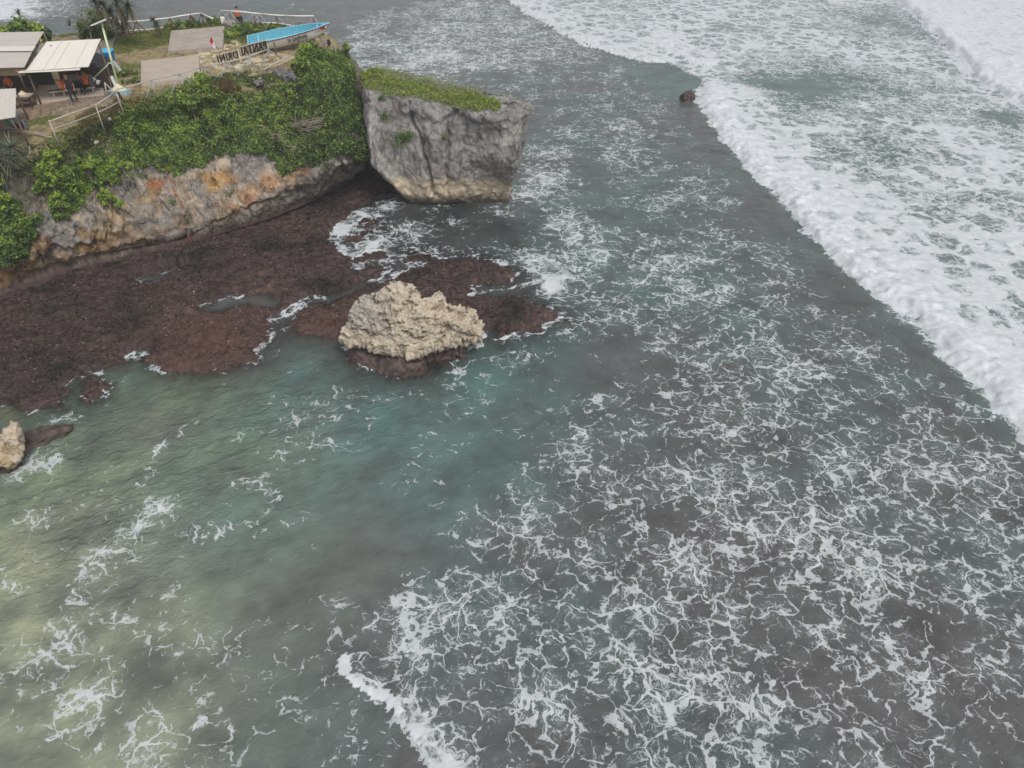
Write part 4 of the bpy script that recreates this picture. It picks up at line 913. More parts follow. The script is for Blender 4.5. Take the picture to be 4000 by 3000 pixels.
LEFTB = [(-500, 820), (0, 775), (60, 770), (100, 850), (160, 850), (150, 930), (105, 990), (70, 1035), (0, 1048), (-500, 1130)]
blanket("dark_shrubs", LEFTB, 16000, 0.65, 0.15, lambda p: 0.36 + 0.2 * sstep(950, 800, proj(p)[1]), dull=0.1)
MIDB = [(300, 640), (380, 600), (470, 620), (500, 680), (470, 720), (400, 735), (340, 760), (300, 800), (290, 840), (210, 865), (185, 800), (200, 740), (150, 760), (120, 740), (170, 690)]
blanket("creeper", MIDB, 11000, 0.45, 0.165, lambda p: 0.55 + 0 * p[:, 0], dull=0.05)
BANK = [(60, 600), (180, 545), (330, 480), (430, 440), (470, 430), (480, 500), (430, 560), (420, 640), (330, 640), (200, 640), (140, 690), (60, 690)]
blanket("bank_weeds", BANK, 4200, 0.22, 0.10, lambda p: 0.50 + 0.25 * fbm(p, .8, 3, .6, 77), dull=0.35, lump=1.2)
RIMW = [(640, 372), (745, 320), (850, 335), (1000, 345), (1150, 335), (1150, 270), (1060, 285), (960, 292), (850, 305), (700, 340)]
blanket("rim_weeds", RIMW, 5000, 0.20, 0.09, lambda p: 0.40 + 0.2 * fbm(p, .8, 3, .6, 77), dull=0.4, lump=1.4)
# tussocks on the bare cliff
TUF = [hit(u, v) for u, v in [(905, 755), (680, 795), (495, 640), (1275, 645), (730, 860), (560, 690)]]
pts = [p + RNG.normal(0, .16, (120, 3)) + n * .08 for p, n in TUF if p is not None]
pp = np.concatenate(pts)
tag(new_obj("cliff_tufts", leaf_mesh("cliff_tufts", pp, RNG.normal(0, 1, pp.shape) + np.array([0, -.3, .5]), RNG.uniform(.07, .13, len(pp)), leaf_color(pp, np.full(len(pp), .42))), M_LEAF), kind='stuff')

# grass on the plateau: thin blades where the ground is turf
def blades(name, p, h, col, wd=0.022, kind='stuff', lean=.45):
    n = len(p); d = RNG.normal(0, lean, (n, 3)); d[:, 2] = 1; d = unit(d)
    s = unit(np.cross(d, RNG.normal(size=(n, 3)))) * (wd * RNG.uniform(.7, 1.5, n))[:, None]
    mid = p + d * (h * .55)[:, None]; tip = p + d * h[:, None] + RNG.normal(0, .25, (n, 3)) * h[:, None] * np.array([1, 1, .3])
    v = np.stack([p - s, p + s, mid + s * .7, tip, mid - s * .7], 1).reshape(-1, 3)
    k = np.arange(n)[:, None] * 5
    f = np.concatenate([k + np.array([0, 1, 2, 4])]), np.concatenate([k + np.array([4, 2, 3, 3])])
    me = np_mesh(name, v, np.concatenate([f[0]]), False, {'Col': np.repeat(col, 5, 0)})
    bm = bmesh.new(); bm.from_mesh(me); bm.verts.ensure_lookup_table()
    for i in range(n):
        try: bm.faces.new([bm.verts[i * 5 + 4], bm.verts[i * 5 + 2], bm.verts[i * 5 + 3]])
        except ValueError: pass
    bm.to_mesh(me); bm.free()
    return tag(new_obj(name, me, M_GRASS), kind=kind)
LC = col.reshape(NPATH, NPROF, 3)[:-1, :-1].reshape(-1, 3)
greenness = lambda pa: np.clip((LC[:, 1] - LC[:, 0] * 0.98) / 0.02, 0, 1) * (pa[:, 2] > 7.3) + 0.012 * (pa[:, 2] > 7.3)
ALL = [(-500, -50), (1300, -50), (1300, 330), (450, 420), (420, 560), (-500, 620)]
p, nn = scatter(ALL, 26000, 7.2, greenness, False)
gb = 0.5 + 0.5 * fbm(p, .7, 3, .6, 12.)
gcl = c3(.12, .17, .04) + (c3(.25, .28, .08) - c3(.12, .17, .04)) * gb[:, None].clip(0, 1)
dryb = RNG.random(len(p)) < .22; gcl[dryb] = c3(.27, .23, .10)
blades("grass", p - np.array([0, 0, .02]), RNG.uniform(.08, .22, len(p)), gcl * RNG.uniform(.75, 1.25, (len(p), 1)))
# dry brown grass on the bank below the lamp
p, nn = scatter([(330, 440), (470, 400), (640, 380), (650, 420), (480, 450), (420, 530), (330, 600), (250, 560)], 6000, 5.0, None, True)
gcl = np.where(RNG.random((len(p), 1)) < .6, c3(.26, .18, .09), c3(.14, .15, .045)) * RNG.uniform(.6, 1.3, (len(p), 1))
blades("dry_grass", p, RNG.uniform(.10, .32, len(p)), gcl)
p, nn = scatter([(800, 330), (900, 330), (980, 370), (940, 400), (850, 390)], 2200, 5.0, None, True)
gcl = np.where(RNG.random((len(p), 1)) < .6, c3(.22, .13, .08), c3(.13, .13, .04)) * RNG.uniform(.6, 1.3, (len(p), 1))
blades("brown_grass", p, RNG.uniform(.12, .35, len(p)), gcl)

# the bright green mat on top of the leaning block: part of that rock
S0 = STK[:, :70].reshape(-1, 3); u, v = proj(S0)
gpoly = np.array([(1385, 268), (1440, 270), (1530, 282), (1600, 298), (1700, 322), (1780, 338), (1860, 362), (1925, 392), (1958, 420), (1950, 432), (1890, 432), (1840, 438), (1770, 420), (1700, 402), (1640, 388), (1560, 378), (1500, 376), (1450, 352), (1400, 310)], float)
jit = np.stack([u + 14 * fbm(S0, 1.3, 3, .6, 8.), v + 10 * fbm(S0, 1.3, 3, .6, 18.)], 1)
m = (poly_sd(jit, gpoly) > 0) & (S0[:, 2] > 6.2)
S1 = S0[m]; idx = RNG.integers(0, len(S1), 24000)
p = S1[idx] + RNG.normal(0, .06, (len(idx), 3)); hh = 0.10 + 0.32 * sstep(-.3, .5, fbm(p, .9, 3, .5, 3.)); p[:, 2] += hh * RNG.random(len(p)) + .02
bb = 0.86 + .25 * fbm(p, 1.1, 3, .6, 2.) + .15 * RNG.normal(size=len(p))
cc = leaf_color(p, bb); y = RNG.random(len(p)) < .3; cc[y] = c3(.26, .26, .06); y = RNG.random(len(p)) < .10; cc[y] = c3(.20, .13, .06)
mat_o = new_obj("grass_mat", leaf_mesh("grass_mat", p, RNG.normal(0, .7, p.shape) + np.array([0, -.2, .8]), RNG.uniform(.06, .13, len(p)), cc), M_LEAF); mat_o['kind'] = 'stuff'
adopt(mat_o, stack)
for (u, v), n_, sz in [((1570, 540), 420, .30), ((1595, 525), 160, .2), ((1500, 455), 150, .16), ((1492, 385), 120, .12), ((1735, 535), 40, .10)]:
    h0, n0 = hit(u, v, STK_BVH)
    if h0 is None: continue
    pp = h0 + RNG.normal(0, sz, (n_, 3)) * np.array([1, .5, .9]) + n0 * .12
    bush = new_obj("hanging_bush", leaf_mesh("hanging_bush", pp, RNG.normal(0, 1, pp.shape) + np.array([0, -.5, .6]), RNG.uniform(.07, .14, n_), leaf_color(pp, np.full(n_, .52))), M_LEAF); adopt(bush, stack)
h0, _ = hit(1492, 388, STK_BVH); h1, _ = hit(1494, 455, STK_BVH)
MB().tube([h0 + np.array([0, -.12, 0]), (h0 + h1) / 2 + np.array([.02, -.14, 0]), h1 + np.array([0, -.1, 0])], .022, 5).build("hanging_root", M_TWIG, stack)

# single shrubs and trees
def shrub(name, u, v, z, rad, n, size, bright, label, cat, trunk_h=None, dull=0.1, lean=(0, 0), base=None, clumps=26, open_=0.5, limbs=6, group=None):
    """Crown of leaf clumps on a tapered, branching stem. (u, v, z) is the crown's centre."""
    if z is not None: c = at(u, v, z)
    else:
        hp, hn = hit(u, v); c = hp + hn * .35 + np.array([0, -.25, .30])
    b = np.array(base) if base is not None else np.array([c[0] + lean[0], c[1] + lean[1], ground(c[0] + lean[0], c[1] + lean[1])])
    root = empty(name, b, label, cat, group)
    rad = np.array(rad, float)
    d = unit(RNG.normal(size=(clumps, 3))) * (RNG.random((clumps, 1)) ** .4) * rad
    k = RNG.integers(0, clumps, n); cr = rad.mean() * open_ * RNG.uniform(.35, .75, clumps)
    off = unit(RNG.normal(size=(n, 3))) * (RNG.random((n, 1)) ** .45) * cr[k][:, None]
    p = c + d[k] + off
    rel = (d[k] + off) / rad
    bb = bright + .22 * RNG.normal(size=clumps)[k] + .14 * rel[:, 2]  # tone varies by clump and brightens towards the crown top
    nrm = unit(off) + RNG.normal(0, .5, (n, 3)) + np.array([0, -.1, .6])
    cr_o = new_obj("crown", leaf_mesh("crown", p, nrm, size * RNG.uniform(.6, 1.35, n), leaf_color(p, bb, dull=dull)), M_LEAF); adopt(cr_o, root)
    t = MB()
    fork = b * .45 + c * .55 if trunk_h is None else b + (c - b) * trunk_h
    r0 = 0.035 + 0.03 * rad.mean()
    t.tube([b - np.array([0, 0, .1]), b * .6 + fork * .4 + RNG.normal(0, .04, 3), fork], r0, 7, r0 * .6)
    for i in range(limbs):
        e = c + d[i % clumps] * .9; m_ = (fork + e) / 2 + RNG.normal(0, .08, 3)
        t.tube([fork, m_, e], r0 * .55, 5, r0 * .12)
    t.build("trunk", M_BARK, root, True)
    return root
shrub("shrub", 75, 145, 9.4, (1.9, 1.4, .95), 5200, .26, .62, "large bright leafy bush behind the grey roofed hut", "bush", clumps=40, open_=.6)
shrub("shrub", 190, 205, 8.9, (.8, .8, .6), 1500, .20, .45, "darker leafy bush between the grey roof and the white roof", "bush")
shrub("shrub", 385, 100, 9.0, (1.5, 1.0, .95), 4200, .17, .34, "dark green bush behind the lamp pole", "bush", clumps=34, open_=.6)
shrub("shrub", 335, 78, 9.7, (.8, .6, .8), 160, .10, .4, "thin bare grey bush above the dark green bush", "bush", clumps=20, limbs=18, dull=.6)
shrub("shrub", 220, 632, None, (.62, .6, .55), 2600, .13, 1.02, "light green bush on the bank below the fallen poles", "bush", clumps=22, open_=.65)
shrub("shrub", 168, 690, None, (.5, .5, .6), 1700, .13, .9, "light green bush hanging lower beside the rock gully", "bush", clumps=16, open_=.65)
shrub("shrub", 235, 770, None, (.5, .45, .7), 2000, .11, .82, "yellowish creeper bush hanging on the cliff lip", "bush", clumps=22, open_=.6)
shrub("shrub", 215, 722, None, (.24, .2, .16), 60, .26, 1.0, "cluster of very large pale green leaves on the cliff lip", "plant", clumps=8, open_=.8)
shrub("shrub", 342, 662, None, (.34, .3, .28), 560, .14, 1.05, "small yellow green bush above the cliff lip", "bush", clumps=10, open_=.7)
shrub("shrub", 490, 650, None, (.55, .3, .20), 620, .15, 1.08, "yellow green sprays along a bare grey branch top", "bush", clumps=12, open_=.55, limbs=12)
shrub("shrub", 540, 705, None, (.28, .22, .34), 420, .15, 1.0, "yellow green leaves hanging at the rusty rock stain", "bush", clumps=9, open_=.6)
shrub("shrub", 420, 770, None, (.42, .35, .55), 1300, .15, 1.06, "yellow green bush with white twigs overhanging the cliff", "bush", clumps=16, open_=.62, limbs=10)
shrub("shrub", 455, 805, None, (.40, .3, .34), 1000, .15, 1.0, "leafy bush tip hanging lowest over the bare cliff", "bush", clumps=12, open_=.62)
shrub("shrub", 15, 770, None, (.5, .5, .8), 1200, .20, 1.02, "bright yellow green bush at the left edge above dark shrubs", "bush", clumps=16, open_=.6)
shrub("shrub", 1205, 236, None, (.5, .5, .5), 1500, .16, .92, "bright green bush at the cliff rim in front of the boat", "bush", clumps=18, open_=.65)
shrub("shrub", 1175, 290, None, (.55, .5, .5), 1400, .15, .85, "bright green bush just below the boat bush", "bush", clumps=16, open_=.65)
shrub("shrub", 1345, 218, None, (.30, .3, .35), 500, .14, .80, "small bright bush at the outermost headland corner", "bush", clumps=9, open_=.65)
shrub("shrub", 795, 345, None, (.6, .5, .5), 1500, .13, 1.0, "yellow green bush at the rim below the near concrete slab", "bush", clumps=16, open_=.65)
shrub("shrub", 745, 392, None, (.5, .5, .4), 1000, .13, .74, "green bush on the slope under the near concrete slab", "bush", clumps=14, open_=.65)
shrub("shrub", 940, 118, 8.35, (1.4, .6, .38), 2300, .15, .56, "low green bush beside the grey boulder and far railing", "bush", clumps=26, open_=.7)
shrub("shrub", 905, 140, 8.2, (.8, .6, .3), 1100, .14, .62, "low green bush at the far slab corner", "bush", clumps=16, open_=.7)
shrub("shrub", 1080, 118, 8.3, (1.6, .5, .34), 1700, .14, .50, "low olive bush behind the blue boat", "bush", clumps=26, open_=.6)
shrub("shrub", 740, 92, 8.3, (1.0, .5, .35), 1500, .14, .56, "low green bush behind the far slab under the white railing", "bush", clumps=18, open_=.65)
shrub("shrub", 680, 105, 8.2, (.7, .5, .28), 900, .14, .48, "low dark bush next to the leaning palm", "bush", clumps=14, open_=.65)
shrub("shrub", 835, 80, 8.25, (.8, .4, .28), 900, .14, .62, "low green bush at the gap of the far railing", "bush", clumps=14, open_=.65)
shrub("shrub", 1190, 110, 8.3, (.7, .4, .3), 800, .14, .55, "low bush behind the bow half of the boat", "bush", clumps=12, open_=.65)
shrub("shrub", 330, 130, 8.5, (.9, .6, .4), 900, .14, .48, "low green bush at the foot of the lamp side slab", "bush", clumps=14, open_=.65)
shrub("shrub", 500, 285, 8.25, (.8, .6, .3), 420, .13, .50, "sparse herb patch between the lamp and the near slab", "plant", clumps=26, open_=.4, dull=.3)
shrub("shrub", 520, 315, 8.2, (.9, .5, .25), 420, .12, .52, "sparse herb patch under the near fence rail", "plant", clumps=24, open_=.4, dull=.3)

def strap_leaves(cen, n, length, wd, droop, col, up=.35, spread=1.0):
    vs, fs, cs = [], [], []
    for i in range(n):
        a = RNG.uniform(0, 2 * np.pi); el = RNG.normal(up, .45)
        d = np.array([math.cos(a) * math.cos(el) * spread, math.sin(a) * math.cos(el) * spread, math.sin(el)]); d /= np.linalg.norm(d)
        L = length * RNG.uniform(.6, 1.15); s = np.cross(d, [0, 0, 1.0]); s = s / (np.linalg.norm(s) + 1e-6)
        col_i = col * RNG.uniform(.6, 1.5)
        if RNG.random() < .15: col_i = np.array([.25, .21, .12]) * RNG.uniform(.7, 1.1)
        n0 = len(vs)
        for k in range(6):
            t = k / 5; p = cen + d * L * t + np.array([0, 0, -droop * L * t * t]); w_ = wd * (1 - t) ** .7 * .5 + .002
            vs += [p - s * w_, p + s * w_]; cs += [col_i, col_i]
            if k: fs.append((n0 + 2 * k - 2, n0 + 2 * k - 1, n0 + 2 * k + 1, n0 + 2 * k))
    return np.array(vs), np.array(fs), np.array(cs)
def pandanus(name, base, heads, label, length=.75, n=70, col=c3(.055, .085, .035), skirt=True, cat="palm"):
    base = np.array(base, float); root = empty(name, base, label, cat)
    V_, F_, C_ = [], [], []; t = MB(); off = 0; V2, F2, C2 = [], [], []; off2 = 0
    for h in heads:
        h = np.array(h, float)
        t.tube([base - np.array([0, 0, .1]), base * .5 + h * .5 + np.array([.05, .05, -.05]), h], .09, 8, .06)
        v, f, c = strap_leaves(h, n, length, .055, .35, col); V_.append(v); F_.append(f + off); C_.append(c); off += len(v)
        if skirt:
            v, f, c = strap_leaves(h - np.array([0, 0, .1]), n // 3, length * 1.15, .045, .5, c3(.20, .165, .10), up=-1.0, spread=.8); V2.append(v); F2.append(f + off2); C2.append(c); off2 += len(v)
    adopt(new_obj("crown", np_mesh("crown", np.concatenate(V_), np.concatenate(F_), False, {'Col': np.concatenate(C_)}), M_GRASS), root)
    if skirt: adopt(new_obj("dead_fronds", np_mesh("dead_fronds", np.concatenate(V2), np.concatenate(F2), False, {'Col': np.concatenate(C2)}), M_GRASS), root)
    t.build("trunk", M_BARK, root, True)
    return root
pandanus("pandanus_tree", at(482, 122, 8.0), [at(400, 15, 11.0), at(455, 5, 11.3), at(500, 22, 10.9), at(430, 48, 10.4), at(370, 8, 11.0), at(478, 50, 10.3)], "screw palm with spiky dark crowns standing behind the lamp, top cut by the frame", .95, 95, c3(.040, .062, .026))
pandanus("pandanus_tree", at(628, 142, 8.0), [at(598, 78, 9.35), at(612, 92, 9.1)], "short leaning palm with drooping straw fronds at the white railing", .55, 55, c3(.062, .085, .045))
pandanus("pandanus_tree", at(75, 78, 9.3), [at(72, 50, 9.9)], "small spiky palm top rising behind the bright bush", .6, 50, c3(.06, .09, .04), False)
pandanus("pandanus_tree", at(268, 92, 8.3), [at(268, 84, 8.6)], "small tuft of spiky leaves by the far roof", .45, 36, c3(.05, .08, .04), False)
pl, _ = hit(30, 640)
pandanus("pandanus_plant", pl, [hit(10, 600)[0] + np.array([0, -.1, .35]), hit(55, 640)[0] + np.array([0, -.1, .3]), hit(-30, 640)[0] + np.array([0, 0, .4]), hit(25, 680)[0] + np.array([0, -.25, .35]), hit(70, 600)[0] + np.array([0, -.3, .45]), hit(20, 640)[0] + np.array([0, -.45, .5])], "grey green strap leaved plant spilling down the bank at the left edge", 1.25, 95, c3(.15, .18, .125), False, "plant")

def twigs(name, starts, label, n=14, L=1.1, r=.018, dirv=(1, 0, .1), mat=M_TWIG):
    """A dead branch: one mesh of forked bare limbs."""
    t = MB()
    for s in starts:
        s0 = np.array(s)
        for i in range(n):
            s = s0 + RNG.normal(0, L * .16, 3) * np.array([1.4, .4, .7])
            d = np.array(dirv) + RNG.normal(0, .38, 3); d /= np.linalg.norm(d); l = L * RNG.uniform(.4, 1.1)
            p1 = s + d * l * .5 + RNG.normal(0, .05, 3); p2 = s + d * l + RNG.normal(0, .1, 3)
            t.tube([s, p1, p2], r * RNG.uniform(.5, 1.0), 5, r * .25)
            e = p1 + unit(d + RNG.normal(0, .6, 3)) * l * .4; t.tube([p1, e], r * .5, 4, r * .2)
    return tag(t.build(name, mat), label, "branch")
q, n_ = hit(1150, 500); twigs("dead_branch", [q + n_ * .55 + np.array([0, -.1, .2]), q + n_ * .55 + np.array([.35, -.1, .1])], "big tangle of bare grey twigs in the middle of the green slope", 20, 1.5, .024, (-1.0, -.15, .10) if False else (.9, -.25, .35))
q, n_ = hit(1070, 520); twigs("dead_branch", [q + n_ * .5], "fan of thin bare twigs left of the big twig tangle", 16, 1.2, .016, (.9, -.2, -.12))
q, n_ = hit(1180, 580); twigs("dead_branch", [q + n_ * .5], "small bare twigs low on the green slope", 8, .8, .018, (-.8, -.2, .25))
q, n_ = hit(1245, 505); twigs("dead_branch", [q + n_ * .5], "single curved pale branch on the right of the green slope", 3, 1.1, .02, (.8, -.1, .5))
q, n_ = hit(470, 680); twigs("dead_branch", [q + n_ * .4, q + n_ * .4 + np.array([.2, 0, -.1])], "white bare twigs under the yellow green sprays", 12, .7, .02, (.5, -.4, .35))
q, n_ = hit(400, 735); twigs("dead_branch", [q + n_ * .35], "white bare twigs under the overhanging yellow bush", 10, .55, .02, (.5, -.3, .1))
q, n_ = hit(125, 590); q2, _ = hit(165, 620)
tag(MB().tube([hit(122, 580)[0] + np.array([0, -.1, .15]), hit(126, 600)[0] + np.array([0, -.1, .2]), q2 + np.array([0, -.1, .15])], .045, 6, .06).tube([hit(121, 612)[0] + np.array([0, -.1, .15]), hit(128, 603)[0] + np.array([0, -.1, .18])], .04, 6).build("dead_branch", M_TWIG), "forked grey stump lying beside the strap leaved plant", "branch")

# loose grey boulders at the rim
def grey_col(p, q):
    b2 = fbm(p, 3.0, 4, .65, 15); return c3(.17, .165, .16) * (1 + .6 * b2)[:, None]
for (u, v), sz, lab in [((1130, 312), (.42, .35, .38), "grey boulder among the shrubs below the sign, the right one of the pair"), ((1095, 300), (.38, .32, .36), "grey boulder among the shrubs below the sign, the left one of the pair"), ((1012, 335), (.32, .26, .18), "flat grey stone lower in the shrubs left of the boulders")]:
    q, n_ = hit(u, v); boulder("boulder", q + np.array([0, 0, .18]), sz, u * .013, lab, "boulder", grey_col, M_STACK, seg=44, amp=.34)
boulder("boulder", at(900, 100, 8.15), (.55, .4, .42), 4.4, "pale grey boulder at the far corner of the far slab", "boulder", lambda p, q: c3(.30, .27, .24) * (1 + .5 * fbm(p, 3, 4, .6, 5))[:, None], M_STACK, seg=44, amp=.34)
boulder("boulder", at(1245, 190, 8.1), (.7, .5, .35), 7.4, "brown boulder under the boat bow beside the poles", "boulder", lambda p, q: c3(.22, .17, .13) * (1 + .6 * fbm(p, 3, 4, .6, 5))[:, None], M_STACK, seg=44, amp=.34)
boulder("boulder", at(1330, 205, 7.8), (.6, .45, .35), 8.4, "pinkish rubble stone at the outermost rim", "boulder", lambda p, q: c3(.27, .20, .17) * (1 + .6 * fbm(p, 3, 4, .6, 5))[:, None], M_STACK, seg=44, amp=.34)

# short brown weed growing over the reef
hb = HB.reshape(len(gy), len(gx)); dmi = dm.reshape(len(gy), len(gx))
ii = np.where((HB > 0.03) & (HB < 0.95))[0]
sel = RNG.choice(ii, 70000)
p = np.column_stack([PB[sel] + RNG.uniform(-.05, .05, (len(sel), 2)), HB[sel] + RNG.uniform(0, .05, len(sel))])
keep = fbm(p, .8, 3, .6, 19.) + .35 * RNG.normal(size=len(p)) > -0.12; p = p[keep]
wcol = colb[sel][keep] * RNG.uniform(.6, 1.45, (len(p), 1)) * np.where(RNG.random((len(p), 1)) < .06, np.array([[1.5, 1.4, 1.25]]), 1.0)
tag(new_obj("seaweed", leaf_mesh("seaweed", p, RNG.normal(0, .7, p.shape) + np.array([0, 0, .9]), RNG.uniform(.07, .17, len(p)), wcol), vcol_mat("wet_weed", .45, 2.0, .1, 0.0, spec=.4)), kind='stuff')

# ================================================================== things people have put here
M_WHITEPAINT = plain("white_paint", (.74, .72, .64), .6, .10, 5)
M_LIME = plain("lime_paint", (.60, .68, .42), .5, .12, 5)
M_REDPOST = plain("red_brown_post", (.24, .085, .055), .8, .3, 6)
M_BAMBOO = plain("grey_bamboo", (.42, .38, .33), .8, .3, 5, streak=(1, 1, 1))
M_BLUEBAM = plain("faded_blue_bamboo", (.28, .35, .37), .8, .3, 6)
M_TIMBER = plain("brown_timber", (.16, .105, .07), .85, .35, 6)
M_DARKWOOD = plain("dark_wood", (.055, .042, .036), .85, .4, 5)
M_ROOFW = plain("white_roof_sheet", (.70, .665, .60), .5, .07, 2.5, streak=(1, .25, 1))
M_ROOFG = plain("weathered_roof_sheet", (.47, .43, .395), .65, .14, 2.0, streak=(.3, 1.6, 1))
M_ROOFC = plain("pale_roof_sheet", (.56, .525, .475), .6, .14, 3, streak=(1.6, .3, 1))
M_CONC = plain("worn_concrete", (.42, .355, .295), .92, .24, 1.3, bump=.4)
M_CONCG = plain("grey_concrete", (.35, .305, .27), .92, .48, 1.5, bump=.5)
M_CONCD = plain("dark_concrete", (.25, .205, .18), .92, .28, 1.0, bump=.5)
M_BLACK = plain("black_metal", (.022, .020, .020), .6, .3, 8)
M_WHITE = plain("white_metal", (.70, .70, .70), .5, .08, 8)
M_BOATW = plain("white_hull_paint", (.68, .655, .61), .5, .10, 3)
M_BOATB = plain("blue_hull_paint", (.15, .44, .55), .5, .14, 3)
M_BOATR = plain("crimson_paint", (.26, .035, .055), .5, .15, 5)
M_BOATL = plain("light_blue_paint", (.22, .52, .64), .5, .1, 5)
M_ORANGE = plain("orange_cloth", (.62, .145, .025), .85, .12, 12)
M_SALMON = plain("salmon_cloth", (.60, .29, .21), .85, .12, 12)
M_DKCLOTH = plain("black_cloth", (.018, .018, .020), .9, .3, 10)
M_NAVY = plain("navy_cloth", (.018, .020, .032), .9, .3, 10)
M_PALEB = plain("pale_blue_cloth", (.36, .44, .54), .9, .1, 10)
M_JEAN = plain("light_denim", (.20, .31, .46), .9, .12, 14)
M_SKIN = plain("brown_skin", (.30, .165, .10), .55, .08, 20, bump=.05)
M_HAIR = plain("black_hair", (.012, .010, .010), .6, .3, 30)
M_MAROON = plain("maroon_cloth", (.16, .045, .04), .9, .2, 10)
M_BIN = plain("blue_plastic", (.02, .17, .42), .4, .12, 5)
M_BINL = plain("light_blue_plastic", (.06, .40, .66), .35, .1, 5)
M_TEAL = plain("pale_blue_block_paint", (.27, .37, .40), .8, .2, 4)
M_CREAM = plain("cream_paint", (.62, .61, .46), .75, .12, 5)
M_GREYBOX = plain("grey_steel_box", (.42, .42, .41), .5, .1, 6)
M_TARP = plain("black_netting", (.028, .028, .036), .75, .6, 9, bump=1.0)
M_TYRE = plain("tyre_rubber", (.018, .018, .018), .8, .2, 10)
M_ROPE = plain("orange_rope", (.42, .10, .045), .85, .25, 20)
M_PV = plain("solar_cells", (.012, .016, .03), .2, .1, 10, spec=.6)
M_GLASSL = plain("lamp_lens", (.55, .56, .56), .25, .05, 6)

# ---- concrete slabs
def slab(corners, z, th, mat, label):
    m = MB(); q = [at(u, v, z) for u, v in corners]
    m.plate(q, th)
    return tag(m.build("concrete_slab", mat, bevel=.02), label, "slab", "concrete slabs on the headland")
slab([(668, 120), (877, 101), (870, 181), (655, 196)], 8.30, .5, M_CONCG, "grey weathered concrete slab on the headland, the far one behind the flag")
slab([(551, 237), (777, 214), (780, 302), (549, 324)], 8.30, .55, M_CONC, "smooth beige concrete slab on the headland, the near one behind the fence")
slab([(290, 147), (461, 122), (430, 205), (270, 214)], 8.22, .4, M_CONCD, "brownish concrete slab behind the white roof and the lamp pole")
slab([(150, 330), (398, 300), (405, 368), (140, 402)], 8.20, .35, M_CONC, "dusty concrete floor under the white roofed hut")

# ---- railings and fences
def rails(name, label, group, nodes, railmat, postmat, bracemat, r=.05, z=9.0, post=1.0, braces=True, lower=None, lowmat=None, posts=None, post_r=.045, skip=()):
    P_ = [at(u, v, z) for u, v in nodes]
    root = empty(name, (P_[0][0], P_[0][1], ground(P_[0][0], P_[0][1])), label, "fence", group)
    for k, (a, b) in enumerate(zip(P_[:-1], P_[1:])):
        if k in skip: continue
        mid = (a + b) / 2 + np.array([0, 0, RNG.normal(0, .02)])
        MB().tube([a, mid, b], r, 8, r * .85).build("rail", railmat, root, True)
    if lower:
        L = [at(u, v, zz) for u, v, zz in lower]
        for a, b in zip(L[:-1], L[1:]): MB().tube([a, (a + b) / 2 + np.array([0, 0, -.02]), b], r * .9, 8, r * .8).build("rail", lowmat or railmat, root, True)
    for p in ([at(u, v, z) for u, v in posts] if posts else P_):
        g = max(ground(p[0], p[1]), z - 1.25)
        MB().tube([np.array([p[0] + RNG.normal(0, .03), p[1] + .03, g - .15]), p + np.array([0, .03, .06])], post_r, 7, post_r * .9).build("post", postmat, root, True)
        if braces:
            for s in (-1, 1):
                dvec = (P_[-1] - P_[0]); dvec = dvec / np.linalg.norm(dvec)
                e = p + dvec * s * RNG.uniform(.6, .95) * (1 if braces is True else braces); ge = max(ground(e[0], e[1] - .2), z - 1.3)
                MB().tube([p + np.array([0, -.03 * s, -.02]), np.array([e[0], e[1] - .12 - .03 * s, ge + .02])], .034, 6, .03).build("brace", bracemat, root, True)
    return root
rails("bamboo_fence", "grey bamboo fence with crossed braces along the near rim below the slabs", "bamboo fences", [(455, 350), (590, 313), (701, 289), (795, 259), (889, 242), (965, 224), (1048, 192)], M_BAMBOO, M_BAMBOO, M_BLUEBAM, .04, 9.0, braces=1.1, posts=[(590, 313), (701, 289), (795, 259), (889, 242), (965, 224), (1048, 192)])
rails("bamboo_fence", "two rail bamboo fence running down from the lamp past the huts", "bamboo fences", [(192, 475), (372, 412), (452, 358)], M_BAMBOO, M_BAMBOO, M_BAMBOO, .045, 9.0, braces=False, lower=[(200, 507, 8.45), (380, 441, 8.45), (474, 393, 8.35)], post_r=.04)
MB().tube([at(1028, 273, 8.25), at(1090, 240, 8.5), at(1153, 206, 8.7)], .06, 8, .05).build("fallen_pole", M_BAMBOO, None, True)
tag(bpy.data.objects["fallen_pole"], "thick pale pole lying slanted in front of the boat supports", "pole")
rails("white_railing", "white topped railing with reddish posts at the far edge behind the lawn", "white railings", [(433, 87), (562, 81), (660, 70), (785, 51), (832, 73)], M_WHITEPAINT, M_REDPOST, M_DARKWOOD, .055, 9.0, braces=.8, lower=[(468, 121, 8.25), (590, 114, 8.25), (638, 107, 8.25)], posts=[(490, 85), (532, 83), (663, 70), (743, 58), (785, 51)])
rails("white_railing", "white topped railing with reddish posts at the far edge behind the boat", "white railings", [(862, 41), (1020, 54), (1110, 61), (1226, 62)], M_WHITEPAINT, M_REDPOST, M_BLUEBAM, .06, 9.0, braces=1.2, lower=[(1000, 86, 8.3), (1080, 90, 8.25), (1185, 105, 8.1)], posts=[(866, 42), (895, 45), (990, 52), (1012, 54), (1078, 58), (1222, 62)])
rails("white_railing", "short piece of white railing between the far roof and the dark bush", "white railings", [(300, 89), (340, 90)], M_WHITEPAINT, M_TIMBER, M_DARKWOOD, .055, 9.0, braces=False)
MB().tube([at(1072, 76, 8.6), at(1120, 83, 8.55), at(1215, 88, 8.6)], .02, 6).build("slack_rope", plain("pink_rope", (.45, .22, .17)), None, True)
tag(bpy.data.objects["slack_rope"], "slack pinkish rope strung behind the boat between railing posts", "rope")
MB().box(at(871, 80, 8.35), (.32, .3, .5), Matrix.Rotation(.3, 3, 'Z')).build("stone_post", M_WHITEPAINT, None, bevel=.03)
